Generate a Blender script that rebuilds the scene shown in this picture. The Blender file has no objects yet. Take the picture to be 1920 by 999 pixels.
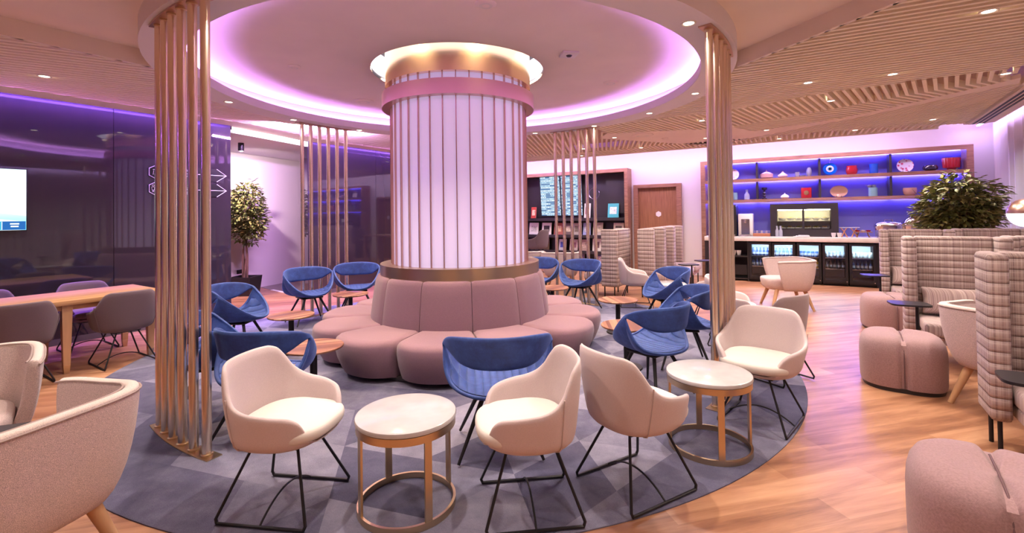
import bpy, bmesh, math, random
from math import sin, cos, pi, radians, sqrt, atan2, exp
from mathutils import Vector, Matrix
random.seed(7)
scn = bpy.context.scene
COL = scn.collection

# ------------------------------------------------------------------ helpers
def lin(c):
    return tuple(((v/255)/12.92 if v/255 <= .04045 else ((v/255+.055)/1.055)**2.4) for v in c)

class NT:
    def __init__(s, m): s.t = m.node_tree; s.n = s.t.nodes; s.l = s.t.links
    def new(s, k, **kw):
        x = s.n.new(k)
        for a, b in kw.items(): setattr(x, a, b)
        return x
    def link(s, a, b): s.l.new(a, b)
    def math(s, op, a, b=None, c=None):
        x = s.new('ShaderNodeMath', operation=op)
        for i, v in enumerate((a, b, c)):
            if v is None: continue
            if isinstance(v, (int, float)): x.inputs[i].default_value = v
            else: s.link(v, x.inputs[i])
        return x.outputs[0]
    def ramp(s, fac, stops, interp='LINEAR'):
        r = s.new('ShaderNodeValToRGB'); r.color_ramp.interpolation = interp
        e = r.color_ramp.elements
        while len(e) < len(stops): e.new(.5)
        for el, (p, c) in zip(e, stops): el.position = p; el.color = (*c, 1)
        s.link(fac, r.inputs[0]); return r.outputs[0]
    def mix(s, fac, a, b, blend='MIX'):
        x = s.new('ShaderNodeMix', data_type='RGBA', blend_type=blend)
        for i, v in ((0, fac), (6, a), (7, b)):
            if isinstance(v, (int, float)): x.inputs[i].default_value = v
            elif isinstance(v, tuple): x.inputs[i].default_value = (*v, 1)
            else: s.link(v, x.inputs[i])
        return x.outputs[2]

MATS = {}
def mat(name, col, rough=.5, metal=0., spec=.5, noise=None, bump=None, sheen=0., coat=0., emit=None, trans=0., ior=1.45):
    """noise=(scale, amount[, stretch xyz]); bump=(scale, strength[, stretch])"""
    m = bpy.data.materials.new(name); m.use_nodes = True
    t = NT(m); b = t.n['Principled BSDF']
    b.inputs['Base Color'].default_value = (*col, 1)
    b.inputs['Roughness'].default_value = rough
    b.inputs['Metallic'].default_value = metal
    b.inputs['Specular IOR Level'].default_value = spec
    b.inputs['Sheen Weight'].default_value = sheen
    b.inputs['Coat Weight'].default_value = coat
    b.inputs['Coat Roughness'].default_value = .05
    b.inputs['Transmission Weight'].default_value = trans
    b.inputs['IOR'].default_value = ior
    if emit:
        b.inputs['Emission Color'].default_value = (*emit[0], 1); b.inputs['Emission Strength'].default_value = emit[1]
    tc = None
    def tex(scale, stretch, detail=3):
        tc = t.new('ShaderNodeTexCoord'); mp = t.new('ShaderNodeMapping')
        if stretch: mp.inputs['Scale'].default_value = stretch
        t.link(tc.outputs['Object'], mp.inputs[0])
        n = t.new('ShaderNodeTexNoise'); n.inputs['Scale'].default_value = scale; n.inputs['Detail'].default_value = detail
        t.link(mp.outputs[0], n.inputs['Vector']); return n.outputs['Fac']
    if noise:
        f = tex(noise[0], noise[2] if len(noise) > 2 else None)
        a = noise[1]
        lo = tuple(max(0, c*(1-a)) for c in col); hi = tuple(min(1, c*(1+a)) for c in col)
        t.link(t.ramp(f, [(.3, lo), (.7, hi)]), b.inputs['Base Color'])
    if bump:
        f = tex(bump[0], bump[2] if len(bump) > 2 else None, 2)
        bp = t.new('ShaderNodeBump'); bp.inputs['Strength'].default_value = bump[1]; bp.inputs['Distance'].default_value = .004
        t.link(f, bp.inputs['Height']); t.link(bp.outputs[0], b.inputs['Normal'])
    MATS[name] = m
    return m

def emis(name, col, s):
    m = bpy.data.materials.new(name); m.use_nodes = True; t = NT(m)
    t.n.remove(t.n['Principled BSDF'])
    e = t.new('ShaderNodeEmission'); e.inputs[0].default_value = (*col, 1); e.inputs[1].default_value = s
    t.link(e.outputs[0], t.n['Material Output'].inputs[0]); MATS[name] = m
    return m

# --- bmesh builders
def box(bm, c, s, rz=0, mi=0, bev=0):
    M = Matrix.Translation(c) @ Matrix.Rotation(rz, 4, 'Z') @ Matrix.Diagonal((*s, 1))
    r = bmesh.ops.create_cube(bm, size=1, matrix=M)
    fs = {f for v in r['verts'] for f in v.link_faces}
    for f in fs: f.material_index = mi
    if bev:
        es = {e for v in r['verts'] for e in v.link_edges}
        x = bmesh.ops.bevel(bm, geom=list(es), offset=bev, segments=2, affect='EDGES', profile=.5)
        for f in x['faces']: f.material_index = mi
    return bm

def loft(bm, rings, closed=True, cap=(True, True), mi=0, wrap=False):
    vs = [[bm.verts.new(p) for p in r] for r in rings]
    n = len(rings[0]); m = len(vs)
    for i in range(m if wrap else m-1):
        a, b = vs[i], vs[(i+1) % m]
        for j in range(n if closed else n-1):
            k = (j+1) % n
            try: f = bm.faces.new((a[j], a[k], b[k], b[j])); f.material_index = mi
            except ValueError: pass
    if closed and not wrap:
        if cap[0]: f = bm.faces.new(vs[0][::-1]); f.material_index = mi
        if cap[1]: f = bm.faces.new(vs[-1]); f.material_index = mi
    return vs

def lathe(bm, prof, seg=32, c=(0, 0, 0), cap=(True, True), mi=0, a0=0):
    rings = [[(c[0]+max(r, 1e-4)*cos(a0+2*pi*j/seg), c[1]+max(r, 1e-4)*sin(a0+2*pi*j/seg), c[2]+z) for j in range(seg)] for r, z in prof]
    return loft(bm, rings, True, cap, mi)

def tube(bm, pts, r, seg=8, closed=False, mi=0):
    """round rod along pts; r number or list"""
    pts = [Vector(p) for p in pts]; n = len(pts)
    rs = r if isinstance(r, (list, tuple)) else [r]*n
    rings = []; prev = None
    for i, p in enumerate(pts):
        if closed: d = pts[(i+1) % n]-pts[i-1]
        elif i == 0: d = pts[1]-p
        elif i == n-1: d = p-pts[i-1]
        else: d = (pts[i+1]-p).normalized()+(p-pts[i-1]).normalized()
        d.normalize()
        if prev is None:
            u = d.orthogonal().normalized()
        else:
            u = prev-d*prev.dot(d)
            u = u.normalized() if u.length > 1e-6 else d.orthogonal().normalized()
        prev = u; w = d.cross(u)
        k = 1.0
        if 0 < i < n-1 and not closed:
            c_ = (pts[i+1]-p).normalized().dot((p-pts[i-1]).normalized())
            k = min(1.35, 1/max(.5, sqrt(max(0.05, (1+c_)/2))))
        rings.append([p+(u*cos(2*pi*j/seg)+w*sin(2*pi*j/seg))*rs[i]*k for j in range(seg)])
    loft(bm, rings, True, (True, True), mi, wrap=closed)
    return bm

def prism(bm, poly, z0, z1, mi=0):
    loft(bm, [[(x, y, z0) for x, y in poly], [(x, y, z1) for x, y in poly]], True, (True, True), mi)
    return bm

def BM(): return bmesh.new()

def obj(name, bm, m, parent=None, smooth=True, loc=None, rz=None, bevel=0, sub=0, solid=0, soff=0, angle=40):
    me = bpy.data.meshes.new(name)
    bmesh.ops.recalc_face_normals(bm, faces=bm.faces)
    bm.to_mesh(me); bm.free()
    for x in (m if isinstance(m, (list, tuple)) else [m]): me.materials.append(x)
    o = bpy.data.objects.new(name, me); COL.objects.link(o)
    mods = False
    if solid:
        d = o.modifiers.new('s', 'SOLIDIFY'); d.thickness = solid; d.offset = soff; mods = True
    if bevel:
        d = o.modifiers.new('b', 'BEVEL'); d.width = bevel; d.segments = 2; d.limit_method = 'ANGLE'; d.angle_limit = radians(35); mods = True
    if sub:
        d = o.modifiers.new('u', 'SUBSURF'); d.levels = d.render_levels = sub; mods = True
    if mods:
        dg = bpy.context.evaluated_depsgraph_get(); dg.update()
        me2 = bpy.data.meshes.new_from_object(o.evaluated_get(dg)); o.modifiers.clear()
        o.data = me2; bpy.data.meshes.remove(me); me = me2; me.name = name
    if smooth:
        me.shade_smooth()
        if not sub and hasattr(me, 'set_sharp_from_angle'): me.set_sharp_from_angle(angle=radians(angle))
    if parent: o.parent = parent
    if loc is not None: o.location = loc
    if rz is not None: o.rotation_euler = (0, 0, rz)
    return o

def tag(o, label=None, cat=None, group=None, kind=None):
    if label: o['label'] = label
    if cat: o['category'] = cat
    if group: o['group'] = group
    if kind: o['kind'] = kind
    return o

def thing(name, label, cat, loc=(0, 0, 0), rz=0, group=None):
    o = bpy.data.objects.new(name, None); COL.objects.link(o); o.empty_display_size = .1
    o.location = loc; o.rotation_euler = (0, 0, rz)
    return tag(o, label, cat, group)

def struct(name, bm, m, **kw):
    return tag(obj(name, bm, m, **kw), kind='structure')

def copy_tree(o, parent=None):
    c = o.copy(); COL.objects.link(c)
    if parent: c.parent = parent
    for ch in list(o.children): copy_tree(ch, c)
    return c

def dup(root, loc, rz, label=None, group=None):
    c = copy_tree(root); c.location = loc; c.rotation_euler = (0, 0, rz)
    return tag(c, label, group=group)

def recolor(root, table):
    """give a copied thing its own materials (mesh copied so that sources keep theirs)"""
    for ch in root.children:
        if ch.type == 'MESH' and ch.name.split('.')[0] in table:
            ch.data = ch.data.copy(); ch.data.materials.clear(); ch.data.materials.append(table[ch.name.split('.')[0]])

def lamp_area(name, loc, size, power, col, rot=(0, 0, 0), size_y=None, spread=pi, parent=None, shape=None):
    l = bpy.data.lights.new(name, 'AREA'); l.energy = power; l.color = col; l.size = size
    l.shape = shape or ('RECTANGLE' if size_y else 'DISK')
    if size_y: l.size_y = size_y
    l.spread = spread
    o = bpy.data.objects.new(name, l); COL.objects.link(o); o.location = loc; o.rotation_euler = rot
    if parent: o.parent = parent
    return o

def text_obj(name, body, size, m, parent, M, ext=.001):
    cu = bpy.data.curves.new(name, 'FONT'); cu.body = body; cu.size = size; cu.extrude = ext
    o = bpy.data.objects.new(name, cu); COL.objects.link(o)
    dg = bpy.context.evaluated_depsgraph_get(); dg.update()
    me = bpy.data.meshes.new_from_object(o.evaluated_get(dg)); bpy.data.objects.remove(o)
    me.materials.clear(); me.materials.append(m)
    n = bpy.data.objects.new(name, me); COL.objects.link(n); n.parent = parent; n.matrix_local = M
    return n

def interp(tab, x):
    if x <= tab[0][0]: return tab[0][1]
    for (a, p), (b, q) in zip(tab, tab[1:]):
        if x <= b:
            t = (x-a)/(b-a); t = t*t*(3-2*t)
            return p+(q-p)*t
    return tab[-1][1]

def pchip(tab, x):
    """smooth monotone curve through the table"""
    n = len(tab)
    if x <= tab[0][0]: return tab[0][1]
    if x >= tab[-1][0]: return tab[-1][1]
    h = [tab[i+1][0]-tab[i][0] for i in range(n-1)]; d = [(tab[i+1][1]-tab[i][1])/h[i] for i in range(n-1)]
    m = [0.0]*n
    for i in range(1, n-1):
        if d[i-1]*d[i] > 0:
            w1, w2 = 2*h[i]+h[i-1], h[i]+2*h[i-1]; m[i] = (w1+w2)/(w1/d[i-1]+w2/d[i])
    for i in range(n-1):
        if x <= tab[i+1][0]:
            t = (x-tab[i][0])/h[i]
            return (2*t**3-3*t*t+1)*tab[i][1]+(t**3-2*t*t+t)*h[i]*m[i]+(-2*t**3+3*t*t)*tab[i+1][1]+(t**3-t*t)*h[i]*m[i+1]

def R(d): return radians(d)
def face(d): return R(d-90)          # rotation of a thing whose front is local +Y so that it faces heading d

# ------------------------------------------------------------------ room axes (metres; camera stands at the origin, floor z = 0)
CX, CY = -.6345, 5.753               # axis of the round column
BA = R(-31)                          # heading of the back wall (to the right)
BO = Vector((6.371, 10.603, 0))
def BW(s, d, z): return BO + Vector((cos(BA)*s, sin(BA)*s, z)) + Vector((sin(BA), -cos(BA), 0))*d
LA = R(57)                           # heading of the left wall (going away)
LO = Vector((-5.489, 6.226, 0))
def LW(s, d, z): return LO + Vector((cos(LA)*s, sin(LA)*s, z)) + Vector((sin(LA), -cos(LA), 0))*d
def pol(r, deg, z=0): return Vector((CX+r*cos(R(deg)), CY+r*sin(R(deg)), z))
# ------------------------------------------------------------------ materials
M_plaster = mat('plaster', (.90, .79, .70), .85, noise=(2, .03))
M_ringwhite = mat('ring_plaster', (.84, .78, .78), .8)
M_slat = mat('slat_paint', (.95, .86, .70), .7)
M_ceil = mat('upper_ceiling', (.82, .66, .48), .9)
M_white = mat('white_wall', (.82, .80, .80), .8)
M_pinkwall = mat('corridor_wall', (.80, .74, .78), .8)
M_darkpanel = mat('dark_gloss_panel', (.028, .022, .032), .03, spec=1.0)
M_joint = mat('panel_joint', (.012, .010, .016), .5)
M_skirt = mat('dark_skirting', (.10, .09, .10), .5)
M_black = mat('black_metal', (.012, .011, .013), .42, spec=.4)
M_blacksatin = mat('black_satin', (.016, .015, .017), .35)
M_dark = mat('dark_laminate', (.028, .024, .026), .45)
M_brass = mat('brushed_brass', (.62, .47, .29), .30, metal=1)
M_bronze = mat('bronze_band', (.62, .41, .32), .33, metal=1)
M_pole = mat('champagne_pole', (.82, .67, .50), .26, metal=1)
M_gold = mat('gold_cap', (.88, .62, .38), .26, metal=1)
M_chrome = mat('polished_steel', (.75, .74, .76), .14, metal=1)
M_panel = mat('column_panel', (.78, .70, .82), .35, coat=.3, emit=((.84, .60, 1.0), .42))
M_mauve = mat('mauve_fabric', (.205, .112, .140), .9, sheen=.2, noise=(160, .10), bump=(420, .35))
M_mauve2 = mat('pouf_fabric', (.335, .205, .205), .9, sheen=.2, noise=(120, .14), bump=(420, .35))
M_cream = mat('cream_fabric', (.585, .475, .465), .9, sheen=.2, noise=(240, .06), bump=(500, .3))
M_seatcream = mat('ivory_seat', (.66, .60, .54), .75, sheen=.1, bump=(500, .15))
M_plum = mat('plum_fabric', (.135, .092, .100), .85, sheen=.1, noise=(200, .06), bump=(450, .25))
M_plumseat = mat('plum_seat', (.15, .105, .11), .85, bump=(450, .2))
M_greige = mat('greige_fabric', (.36, .275, .27), .9, sheen=.2, noise=(240, .06), bump=(500, .3))
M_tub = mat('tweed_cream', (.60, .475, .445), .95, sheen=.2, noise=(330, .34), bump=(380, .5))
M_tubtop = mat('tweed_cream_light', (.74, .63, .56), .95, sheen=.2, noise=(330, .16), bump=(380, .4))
M_piping = mat('piping', (.40, .31, .28), .9)
M_marble = mat('white_marble', (.50, .475, .475), .12, noise=(6, .09))
M_counter = mat('stone_counter', (.78, .70, .64), .25, noise=(9, .06))
M_oakleg = mat('oak_leg', (.52, .30, .155), .45, noise=(14, .16, (1, 1, .12)))
M_led_ring = emis('ring_led', (.56, .26, 1.0), 60)
M_led_blue = emis('blue_led', (.17, .13, 1.0), 150)
M_led_violet = emis('violet_led', (.30, .13, 1.0), 480)
M_led_lav = emis('lavender_led', (.70, .52, 1.0), 75)
M_led_white = emis('soft_white_led', (1.0, .86, 1.0), 2.6)
M_led_recess = emis('recess_led', (1.0, .86, 1.0), 2.0)
M_led_curtain = emis('curtain_led', (.62, .42, 1.0), 60)
M_lens = emis('downlight_lens', (1.0, .84, .62), 14)
M_glow = emis('lamp_globe', (1.0, .92, .84), 5)
M_trimw = mat('downlight_trim', (.80, .74, .66), .5)
M_paper = mat('paper_white', (.82, .80, .77), .8)
M_porc = mat('porcelain', (.84, .80, .76), .25)
M_leaf = mat('leaf', (.105, .135, .034), .5, noise=(9, .45))
M_leaf2 = mat('leaf_olive', (.20, .19, .05), .5, noise=(9, .4))
M_leaf3 = mat('shrub_leaf', (.20, .225, .06), .5, noise=(9, .45))
M_leaf4 = mat('shrub_leaf_light', (.34, .31, .10), .5, noise=(9, .4))
M_trunk = mat('bark', (.17, .10, .065), .9, noise=(20, .3, (1, 1, .2)))
M_stone_dark = mat('corridor_floor', (.16, .12, .12), .25)

def wood_mat(name, cols, scale, stretch, rough=.4, rot=0, coat=.1):
    m = bpy.data.materials.new(name); m.use_nodes = True; t = NT(m); b = t.n['Principled BSDF']
    tc = t.new('ShaderNodeTexCoord'); mp = t.new('ShaderNodeMapping')
    mp.inputs['Rotation'].default_value = (0, 0, rot); mp.inputs['Scale'].default_value = stretch
    t.link(tc.outputs['Object'], mp.inputs[0])
    n = t.new('ShaderNodeTexNoise'); n.inputs['Scale'].default_value = scale; n.inputs['Detail'].default_value = 5; n.inputs['Distortion'].default_value = .4
    t.link(mp.outputs[0], n.inputs['Vector'])
    t.link(t.ramp(n.outputs['Fac'], cols), b.inputs['Base Color'])
    b.inputs['Roughness'].default_value = rough; b.inputs['Coat Weight'].default_value = coat
    return m
M_oak = wood_mat('oak_top', [(.3, (.40, .20, .078)), (.5, (.50, .275, .115)), (.7, (.58, .34, .155))], 5, (.35, 5, 5), .35)
M_walnutframe = wood_mat('walnut_frame', [(.3, (.20, .095, .055)), (.5, (.29, .15, .09)), (.7, (.36, .19, .115))], 6, (.6, 6, 6), .45)
M_doorwood = wood_mat('door_veneer', [(.3, (.21, .095, .04)), (.5, (.27, .125, .055)), (.7, (.33, .155, .07))], 7, (6, 6, .35), .45)

def strip_wood():
    m = bpy.data.materials.new('strip_wood_top'); m.use_nodes = True; t = NT(m); b = t.n['Principled BSDF']
    tc = t.new('ShaderNodeTexCoord'); sp = t.new('ShaderNodeSeparateXYZ'); t.link(tc.outputs['Object'], sp.inputs[0])
    k = t.math('FLOOR', t.math('MULTIPLY', sp.outputs[1], 26))
    w = t.new('ShaderNodeTexWhiteNoise', noise_dimensions='1D'); t.link(k, w.inputs['W'])
    n = t.new('ShaderNodeTexNoise'); n.inputs['Scale'].default_value = 6; n.inputs['Detail'].default_value = 4
    mp = t.new('ShaderNodeMapping'); mp.inputs['Scale'].default_value = (.6, 9, 1); t.link(tc.outputs['Object'], mp.inputs[0]); t.link(mp.outputs[0], n.inputs['Vector'])
    f = t.math('ADD', t.math('MULTIPLY', w.outputs[0], .72), t.math('MULTIPLY', n.outputs['Fac'], .30))
    t.link(t.ramp(f, [(.1, (.13, .045, .026)), (.45, (.25, .100, .056)), (.75, (.37, .175, .10)), (1, (.50, .28, .17))]), b.inputs['Base Color'])
    b.inputs['Roughness'].default_value = .35; b.inputs['Coat Weight'].default_value = .15
    return m
M_strip = strip_wood()

def floor_wood():
    m = bpy.data.materials.new('plank_floor'); m.use_nodes = True; t = NT(m); b = t.n['Principled BSDF']
    tc = t.new('ShaderNodeTexCoord'); mp = t.new('ShaderNodeMapping'); mp.inputs['Rotation'].default_value = (0, 0, R(-14))
    t.link(tc.outputs['Object'], mp.inputs[0])
    br = t.new('ShaderNodeTexBrick'); br.offset = .37
    br.inputs['Scale'].default_value = 1; br.inputs['Brick Width'].default_value = 1.35; br.inputs['Row Height'].default_value = .19
    br.inputs['Mortar Size'].default_value = .0016; br.inputs['Bias'].default_value = 0
    br.inputs['Color1'].default_value = (0, 0, 0, 1); br.inputs['Color2'].default_value = (1, 1, 1, 1); br.inputs['Mortar'].default_value = (.5, .5, .5, 1)
    t.link(mp.outputs[0], br.inputs['Vector'])
    m2 = t.new('ShaderNodeMapping'); m2.inputs['Scale'].default_value = (.55, 5.5, 1); t.link(mp.outputs[0], m2.inputs[0])
    n = t.new('ShaderNodeTexNoise'); n.inputs['Scale'].default_value = 2.2; n.inputs['Detail'].default_value = 6; n.inputs['Distortion'].default_value = .7
    t.link(m2.outputs[0], n.inputs['Vector'])
    m3 = t.new('ShaderNodeMapping'); m3.inputs['Scale'].default_value = (2.2, 34, 1); t.link(mp.outputs[0], m3.inputs[0])
    n3 = t.new('ShaderNodeTexNoise'); n3.inputs['Scale'].default_value = 2.4; n3.inputs['Detail'].default_value = 7; n3.inputs['Roughness'].default_value = .7; n3.inputs['Distortion'].default_value = 1.2
    t.link(m3.outputs[0], n3.inputs['Vector'])
    f = t.math('ADD', t.math('ADD', t.math('MULTIPLY', br.outputs['Color'], .16), t.math('MULTIPLY', n.outputs['Fac'], .62)), t.math('MULTIPLY', n3.outputs['Fac'], .24))
    c = t.ramp(f, [(.30, (.17, .068, .036)), (.44, (.31, .14, .072)), (.56, (.43, .215, .115)), (.72, (.54, .30, .17))])
    c = t.mix(t.math('MULTIPLY', br.outputs['Fac'], .55), c, (.25, .13, .07))
    t.link(c, b.inputs['Base Color'])
    b.inputs['Roughness'].default_value = .34; b.inputs['Specular IOR Level'].default_value = .45
    return m
M_floor = floor_wood()

def carpet_mat():
    m = bpy.data.materials.new('triangle_carpet'); m.use_nodes = True; t = NT(m); b = t.n['Principled BSDF']
    tc = t.new('ShaderNodeTexCoord'); sp = t.new('ShaderNodeSeparateXYZ'); t.link(tc.outputs['Object'], sp.inputs[0])
    ks = []
    for a in (12, 72, 132):
        d = t.math('ADD', t.math('MULTIPLY', sp.outputs[0], cos(R(a))/.52), t.math('MULTIPLY', sp.outputs[1], sin(R(a))/.52))
        ks.append(t.math('FLOOR', d))
    cv = t.new('ShaderNodeCombineXYZ')
    for i, k in enumerate(ks): t.link(k, cv.inputs[i])
    w = t.new('ShaderNodeTexWhiteNoise', noise_dimensions='3D'); t.link(cv.outputs[0], w.inputs['Vector'])
    n = t.new('ShaderNodeTexNoise'); n.inputs['Scale'].default_value = 5; n.inputs['Detail'].default_value = 8; n.inputs['Roughness'].default_value = .75
    t.link(tc.outputs['Object'], n.inputs['Vector'])
    n2 = t.new('ShaderNodeTexNoise'); n2.inputs['Scale'].default_value = 260; n2.inputs['Detail'].default_value = 2
    t.link(tc.outputs['Object'], n2.inputs['Vector'])
    f = t.math('ADD', t.math('ADD', t.math('MULTIPLY', w.outputs['Value'], .38), t.math('MULTIPLY', n.outputs['Fac'], .50)), t.math('MULTIPLY', n2.outputs['Fac'], .22))
    t.link(t.ramp(f, [(.22, (.052, .050, .090)), (.5, (.115, .110, .168)), (.80, (.25, .238, .315))]), b.inputs['Base Color'])
    b.inputs['Roughness'].default_value = 1; b.inputs['Specular IOR Level'].default_value = .1
    bp = t.new('ShaderNodeBump'); bp.inputs['Strength'].default_value = .5; bp.inputs['Distance'].default_value = .006
    t.link(n2.outputs['Fac'], bp.inputs['Height']); t.link(bp.outputs[0], b.inputs['Normal'])
    return m
M_carpet = carpet_mat()

def velvet(name, stripes):
    m = bpy.data.materials.new(name); m.use_nodes = True; t = NT(m); b = t.n['Principled BSDF']
    tc = t.new('ShaderNodeTexCoord')
    n = t.new('ShaderNodeTexNoise'); n.inputs['Scale'].default_value = 14; n.inputs['Detail'].default_value = 6; n.inputs['Roughness'].default_value = .7
    t.link(tc.outputs['Object'], n.inputs['Vector'])
    t.link(t.ramp(n.outputs['Fac'], [(.3, (.014, .034, .15)), (.55, (.024, .060, .235)), (.75, (.042, .098, .32))]), b.inputs['Base Color'])
    b.inputs['Roughness'].default_value = .7; b.inputs['Sheen Weight'].default_value = .4; b.inputs['Sheen Roughness'].default_value = .35
    b.inputs['Sheen Tint'].default_value = (.35, .5, 1, 1)
    if stripes:
        sp = t.new('ShaderNodeSeparateXYZ'); t.link(tc.outputs['Object'], sp.inputs[0])
        s = t.math('ABSOLUTE', t.math('SINE', t.math('MULTIPLY', sp.outputs[0], pi/.052)))
        s = t.math('POWER', s, .35)
        bp = t.new('ShaderNodeBump'); bp.inputs['Strength'].default_value = .9; bp.inputs['Distance'].default_value = .02
        t.link(s, bp.inputs['Height']); t.link(bp.outputs[0], b.inputs['Normal'])
    return m
M_velvet = velvet('blue_velvet', False); M_velvetseat = velvet('blue_velvet_channelled', True)

def plaid(name, quilt, tint=1.0):
    m = bpy.data.materials.new(name); m.use_nodes = True; t = NT(m); b = t.n['Principled BSDF']
    tc = t.new('ShaderNodeTexCoord'); sp = t.new('ShaderNodeSeparateXYZ'); t.link(tc.outputs['Object'], sp.inputs[0])
    x = t.math('ADD', sp.outputs[0], sp.outputs[1])
    def noise1(scale):
        n = t.new('ShaderNodeTexNoise', noise_dimensions='1D'); n.inputs['Scale'].default_value = scale; n.inputs['Detail'].default_value = 3; n.inputs['Roughness'].default_value = .8
        t.link(x, n.inputs['W']); return n.outputs['Fac']
    c = t.ramp(noise1(52), [(.33, (.30*tint, .205*tint, .205*tint)), (.45, (.37*tint, .265*tint, .25*tint)), (.52, (.46*tint, .345*tint, .31*tint)), (.6, (.58*tint, .46*tint, .43*tint)), (.7, (.38*tint, .29*tint, .285*tint))])
    z = sp.outputs[2]
    if quilt:
        q = t.math('ABSOLUTE', t.math('SINE', t.math('MULTIPLY', z, pi/.072)))
        h = t.math('POWER', q, .4)
        wob = t.new('ShaderNodeTexNoise'); wob.inputs['Scale'].default_value = 16; t.link(tc.outputs['Object'], wob.inputs['Vector'])
        h = t.math('ADD', h, t.math('MULTIPLY', wob.outputs['Fac'], .5))
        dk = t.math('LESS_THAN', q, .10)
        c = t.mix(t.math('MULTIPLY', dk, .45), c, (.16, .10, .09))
        z2 = t.math('ABSOLUTE', t.math('SINE', t.math('MULTIPLY', z, pi/.036)))
        c = t.mix(t.math('MULTIPLY', t.math('GREATER_THAN', z2, .93), .25), c, (.62, .52, .46))
        bp = t.new('ShaderNodeBump'); bp.inputs['Strength'].default_value = .8; bp.inputs['Distance'].default_value = .018
        t.link(h, bp.inputs['Height']); t.link(bp.outputs[0], b.inputs['Normal'])
    t.link(c, b.inputs['Base Color'])
    b.inputs['Roughness'].default_value = .95; b.inputs['Sheen Weight'].default_value = .15
    return m
M_plaid = plaid('plaid_quilted', True, .90); M_plaidseat = plaid('striped_upholstery', False, 1.0)

def glass_thin(name, tint=(.9, .95, 1), refl=.10):
    m = bpy.data.materials.new(name); m.use_nodes = True; t = NT(m); t.n.remove(t.n['Principled BSDF'])
    a = t.new('ShaderNodeBsdfTransparent'); a.inputs[0].default_value = (*tint, 1)
    g = t.new('ShaderNodeBsdfGlossy'); g.inputs['Roughness'].default_value = .03
    f = t.new('ShaderNodeFresnel'); f.inputs[0].default_value = 1.45
    mx = t.new('ShaderNodeMixShader'); t.link(t.math('MULTIPLY', f.outputs[0], 1.0), mx.inputs[0]); t.link(a.outputs[0], mx.inputs[1]); t.link(g.outputs[0], mx.inputs[2])
    t.link(mx.outputs[0], t.n['Material Output'].inputs[0]); return m
M_glass = glass_thin('clear_pane')
def glassware(name, col, alpha=.45):
    m = bpy.data.materials.new(name); m.use_nodes = True; t = NT(m); b = t.n['Principled BSDF']
    b.inputs['Base Color'].default_value = (*col, 1); b.inputs['Roughness'].default_value = .08
    b.inputs['Alpha'].default_value = alpha; b.inputs['Coat Weight'].default_value = .5
    return m

def curtain_mat():
    m = bpy.data.materials.new('sheer_curtain'); m.use_nodes = True; t = NT(m); b = t.n['Principled BSDF']
    b.inputs['Base Color'].default_value = (.84, .82, .85, 1); b.inputs['Roughness'].default_value = .9
    tr = t.new('ShaderNodeBsdfTranslucent'); tr.inputs[0].default_value = (.8, .78, .84, 1)
    mx = t.new('ShaderNodeMixShader'); mx.inputs[0].default_value = .3
    t.link(b.outputs[0], mx.inputs[1]); t.link(tr.outputs[0], mx.inputs[2]); t.link(mx.outputs[0], t.n['Material Output'].inputs[0]); return m
M_curtain = curtain_mat()
# ------------------------------------------------------------------ room shell
bm = BM(); box(bm, (-1, 4, -.06), (34, 30, .12)); struct('floor', bm, M_floor)
P2 = Vector((-4.046, 9.284, 0)); D57 = Vector((cos(LA), sin(LA), 0)); N57 = Vector((sin(LA), -cos(LA), 0))
def P2W(s, d, z): return P2 + D57*s + N57*d + Vector((0, 0, z))
def wallbox(name, fn, s0, s1, d0, d1, z0, z1, m, rz):
    bm = BM(); c = fn((s0+s1)/2, (d0+d1)/2, (z0+z1)/2)
    box(bm, (0, 0, 0), (s1-s0, abs(d1-d0), z1-z0))
    return struct(name, bm, m, loc=c, rz=rz, smooth=False)
def panelled(name, fn, s0, s1, joints, rz):
    bm = BM(); e = [s0]+joints+[s1]
    for a, b in zip(e, e[1:]): box(bm, ((a+b)/2, .06, 1.71), (b-a-.006, .12, 3.26))
    o = struct(name, bm, M_darkpanel, loc=fn(0, 0, 0), rz=rz, smooth=False)
    bm = BM(); box(bm, ((s0+s1)/2, .075, 1.71), (s1-s0-.02, .08, 3.24)); obj('joint_backing', bm, M_joint, o, smooth=False)
    return o
panelled('wall_left', LW, -12.5, 1.68, [-9.2, -7.34, -5.47, -3.6, -1.72, .16], LA)
wallbox('baseboard_left', LW, -12.5, 1.68, .0, -.11, 0, .08, M_skirt, LA)
panelled('wall_far_left', P2W, 0, 6.9, [1.72, 3.6, 5.47], LA)
wallbox('baseboard_far_left', P2W, 0, 6.9, .0, -.11, 0, .08, M_skirt, LA)
wallbox('wall_back', BW, -9.2, 3.6, 0, -.15, 0, 3.4, M_white, BA)
wallbox('baseboard_back', BW, -3.7, -1.92, .014, 0, 0, .09, M_white, BA)
# curtain side and the wall behind it, the side behind the camera
CA = R(55); CO = BW(3.2, 0, 0); DC = Vector((cos(CA), sin(CA), 0)); NC = Vector((-sin(CA), cos(CA), 0))
def CW(s, d, z): return CO - DC*s + NC*d + Vector((0, 0, z))       # s runs towards the camera, d into the room
wallbox('wall_right', lambda s, d, z: CW(s, d, z), -.4, 15.5, -.35, -.5, 0, 3.4, M_white, CA)
bm = BM(); box(bm, (-5, -3.6, 1.7), (16, .15, 3.4)); struct('wall_rear', bm, M_white)
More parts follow.
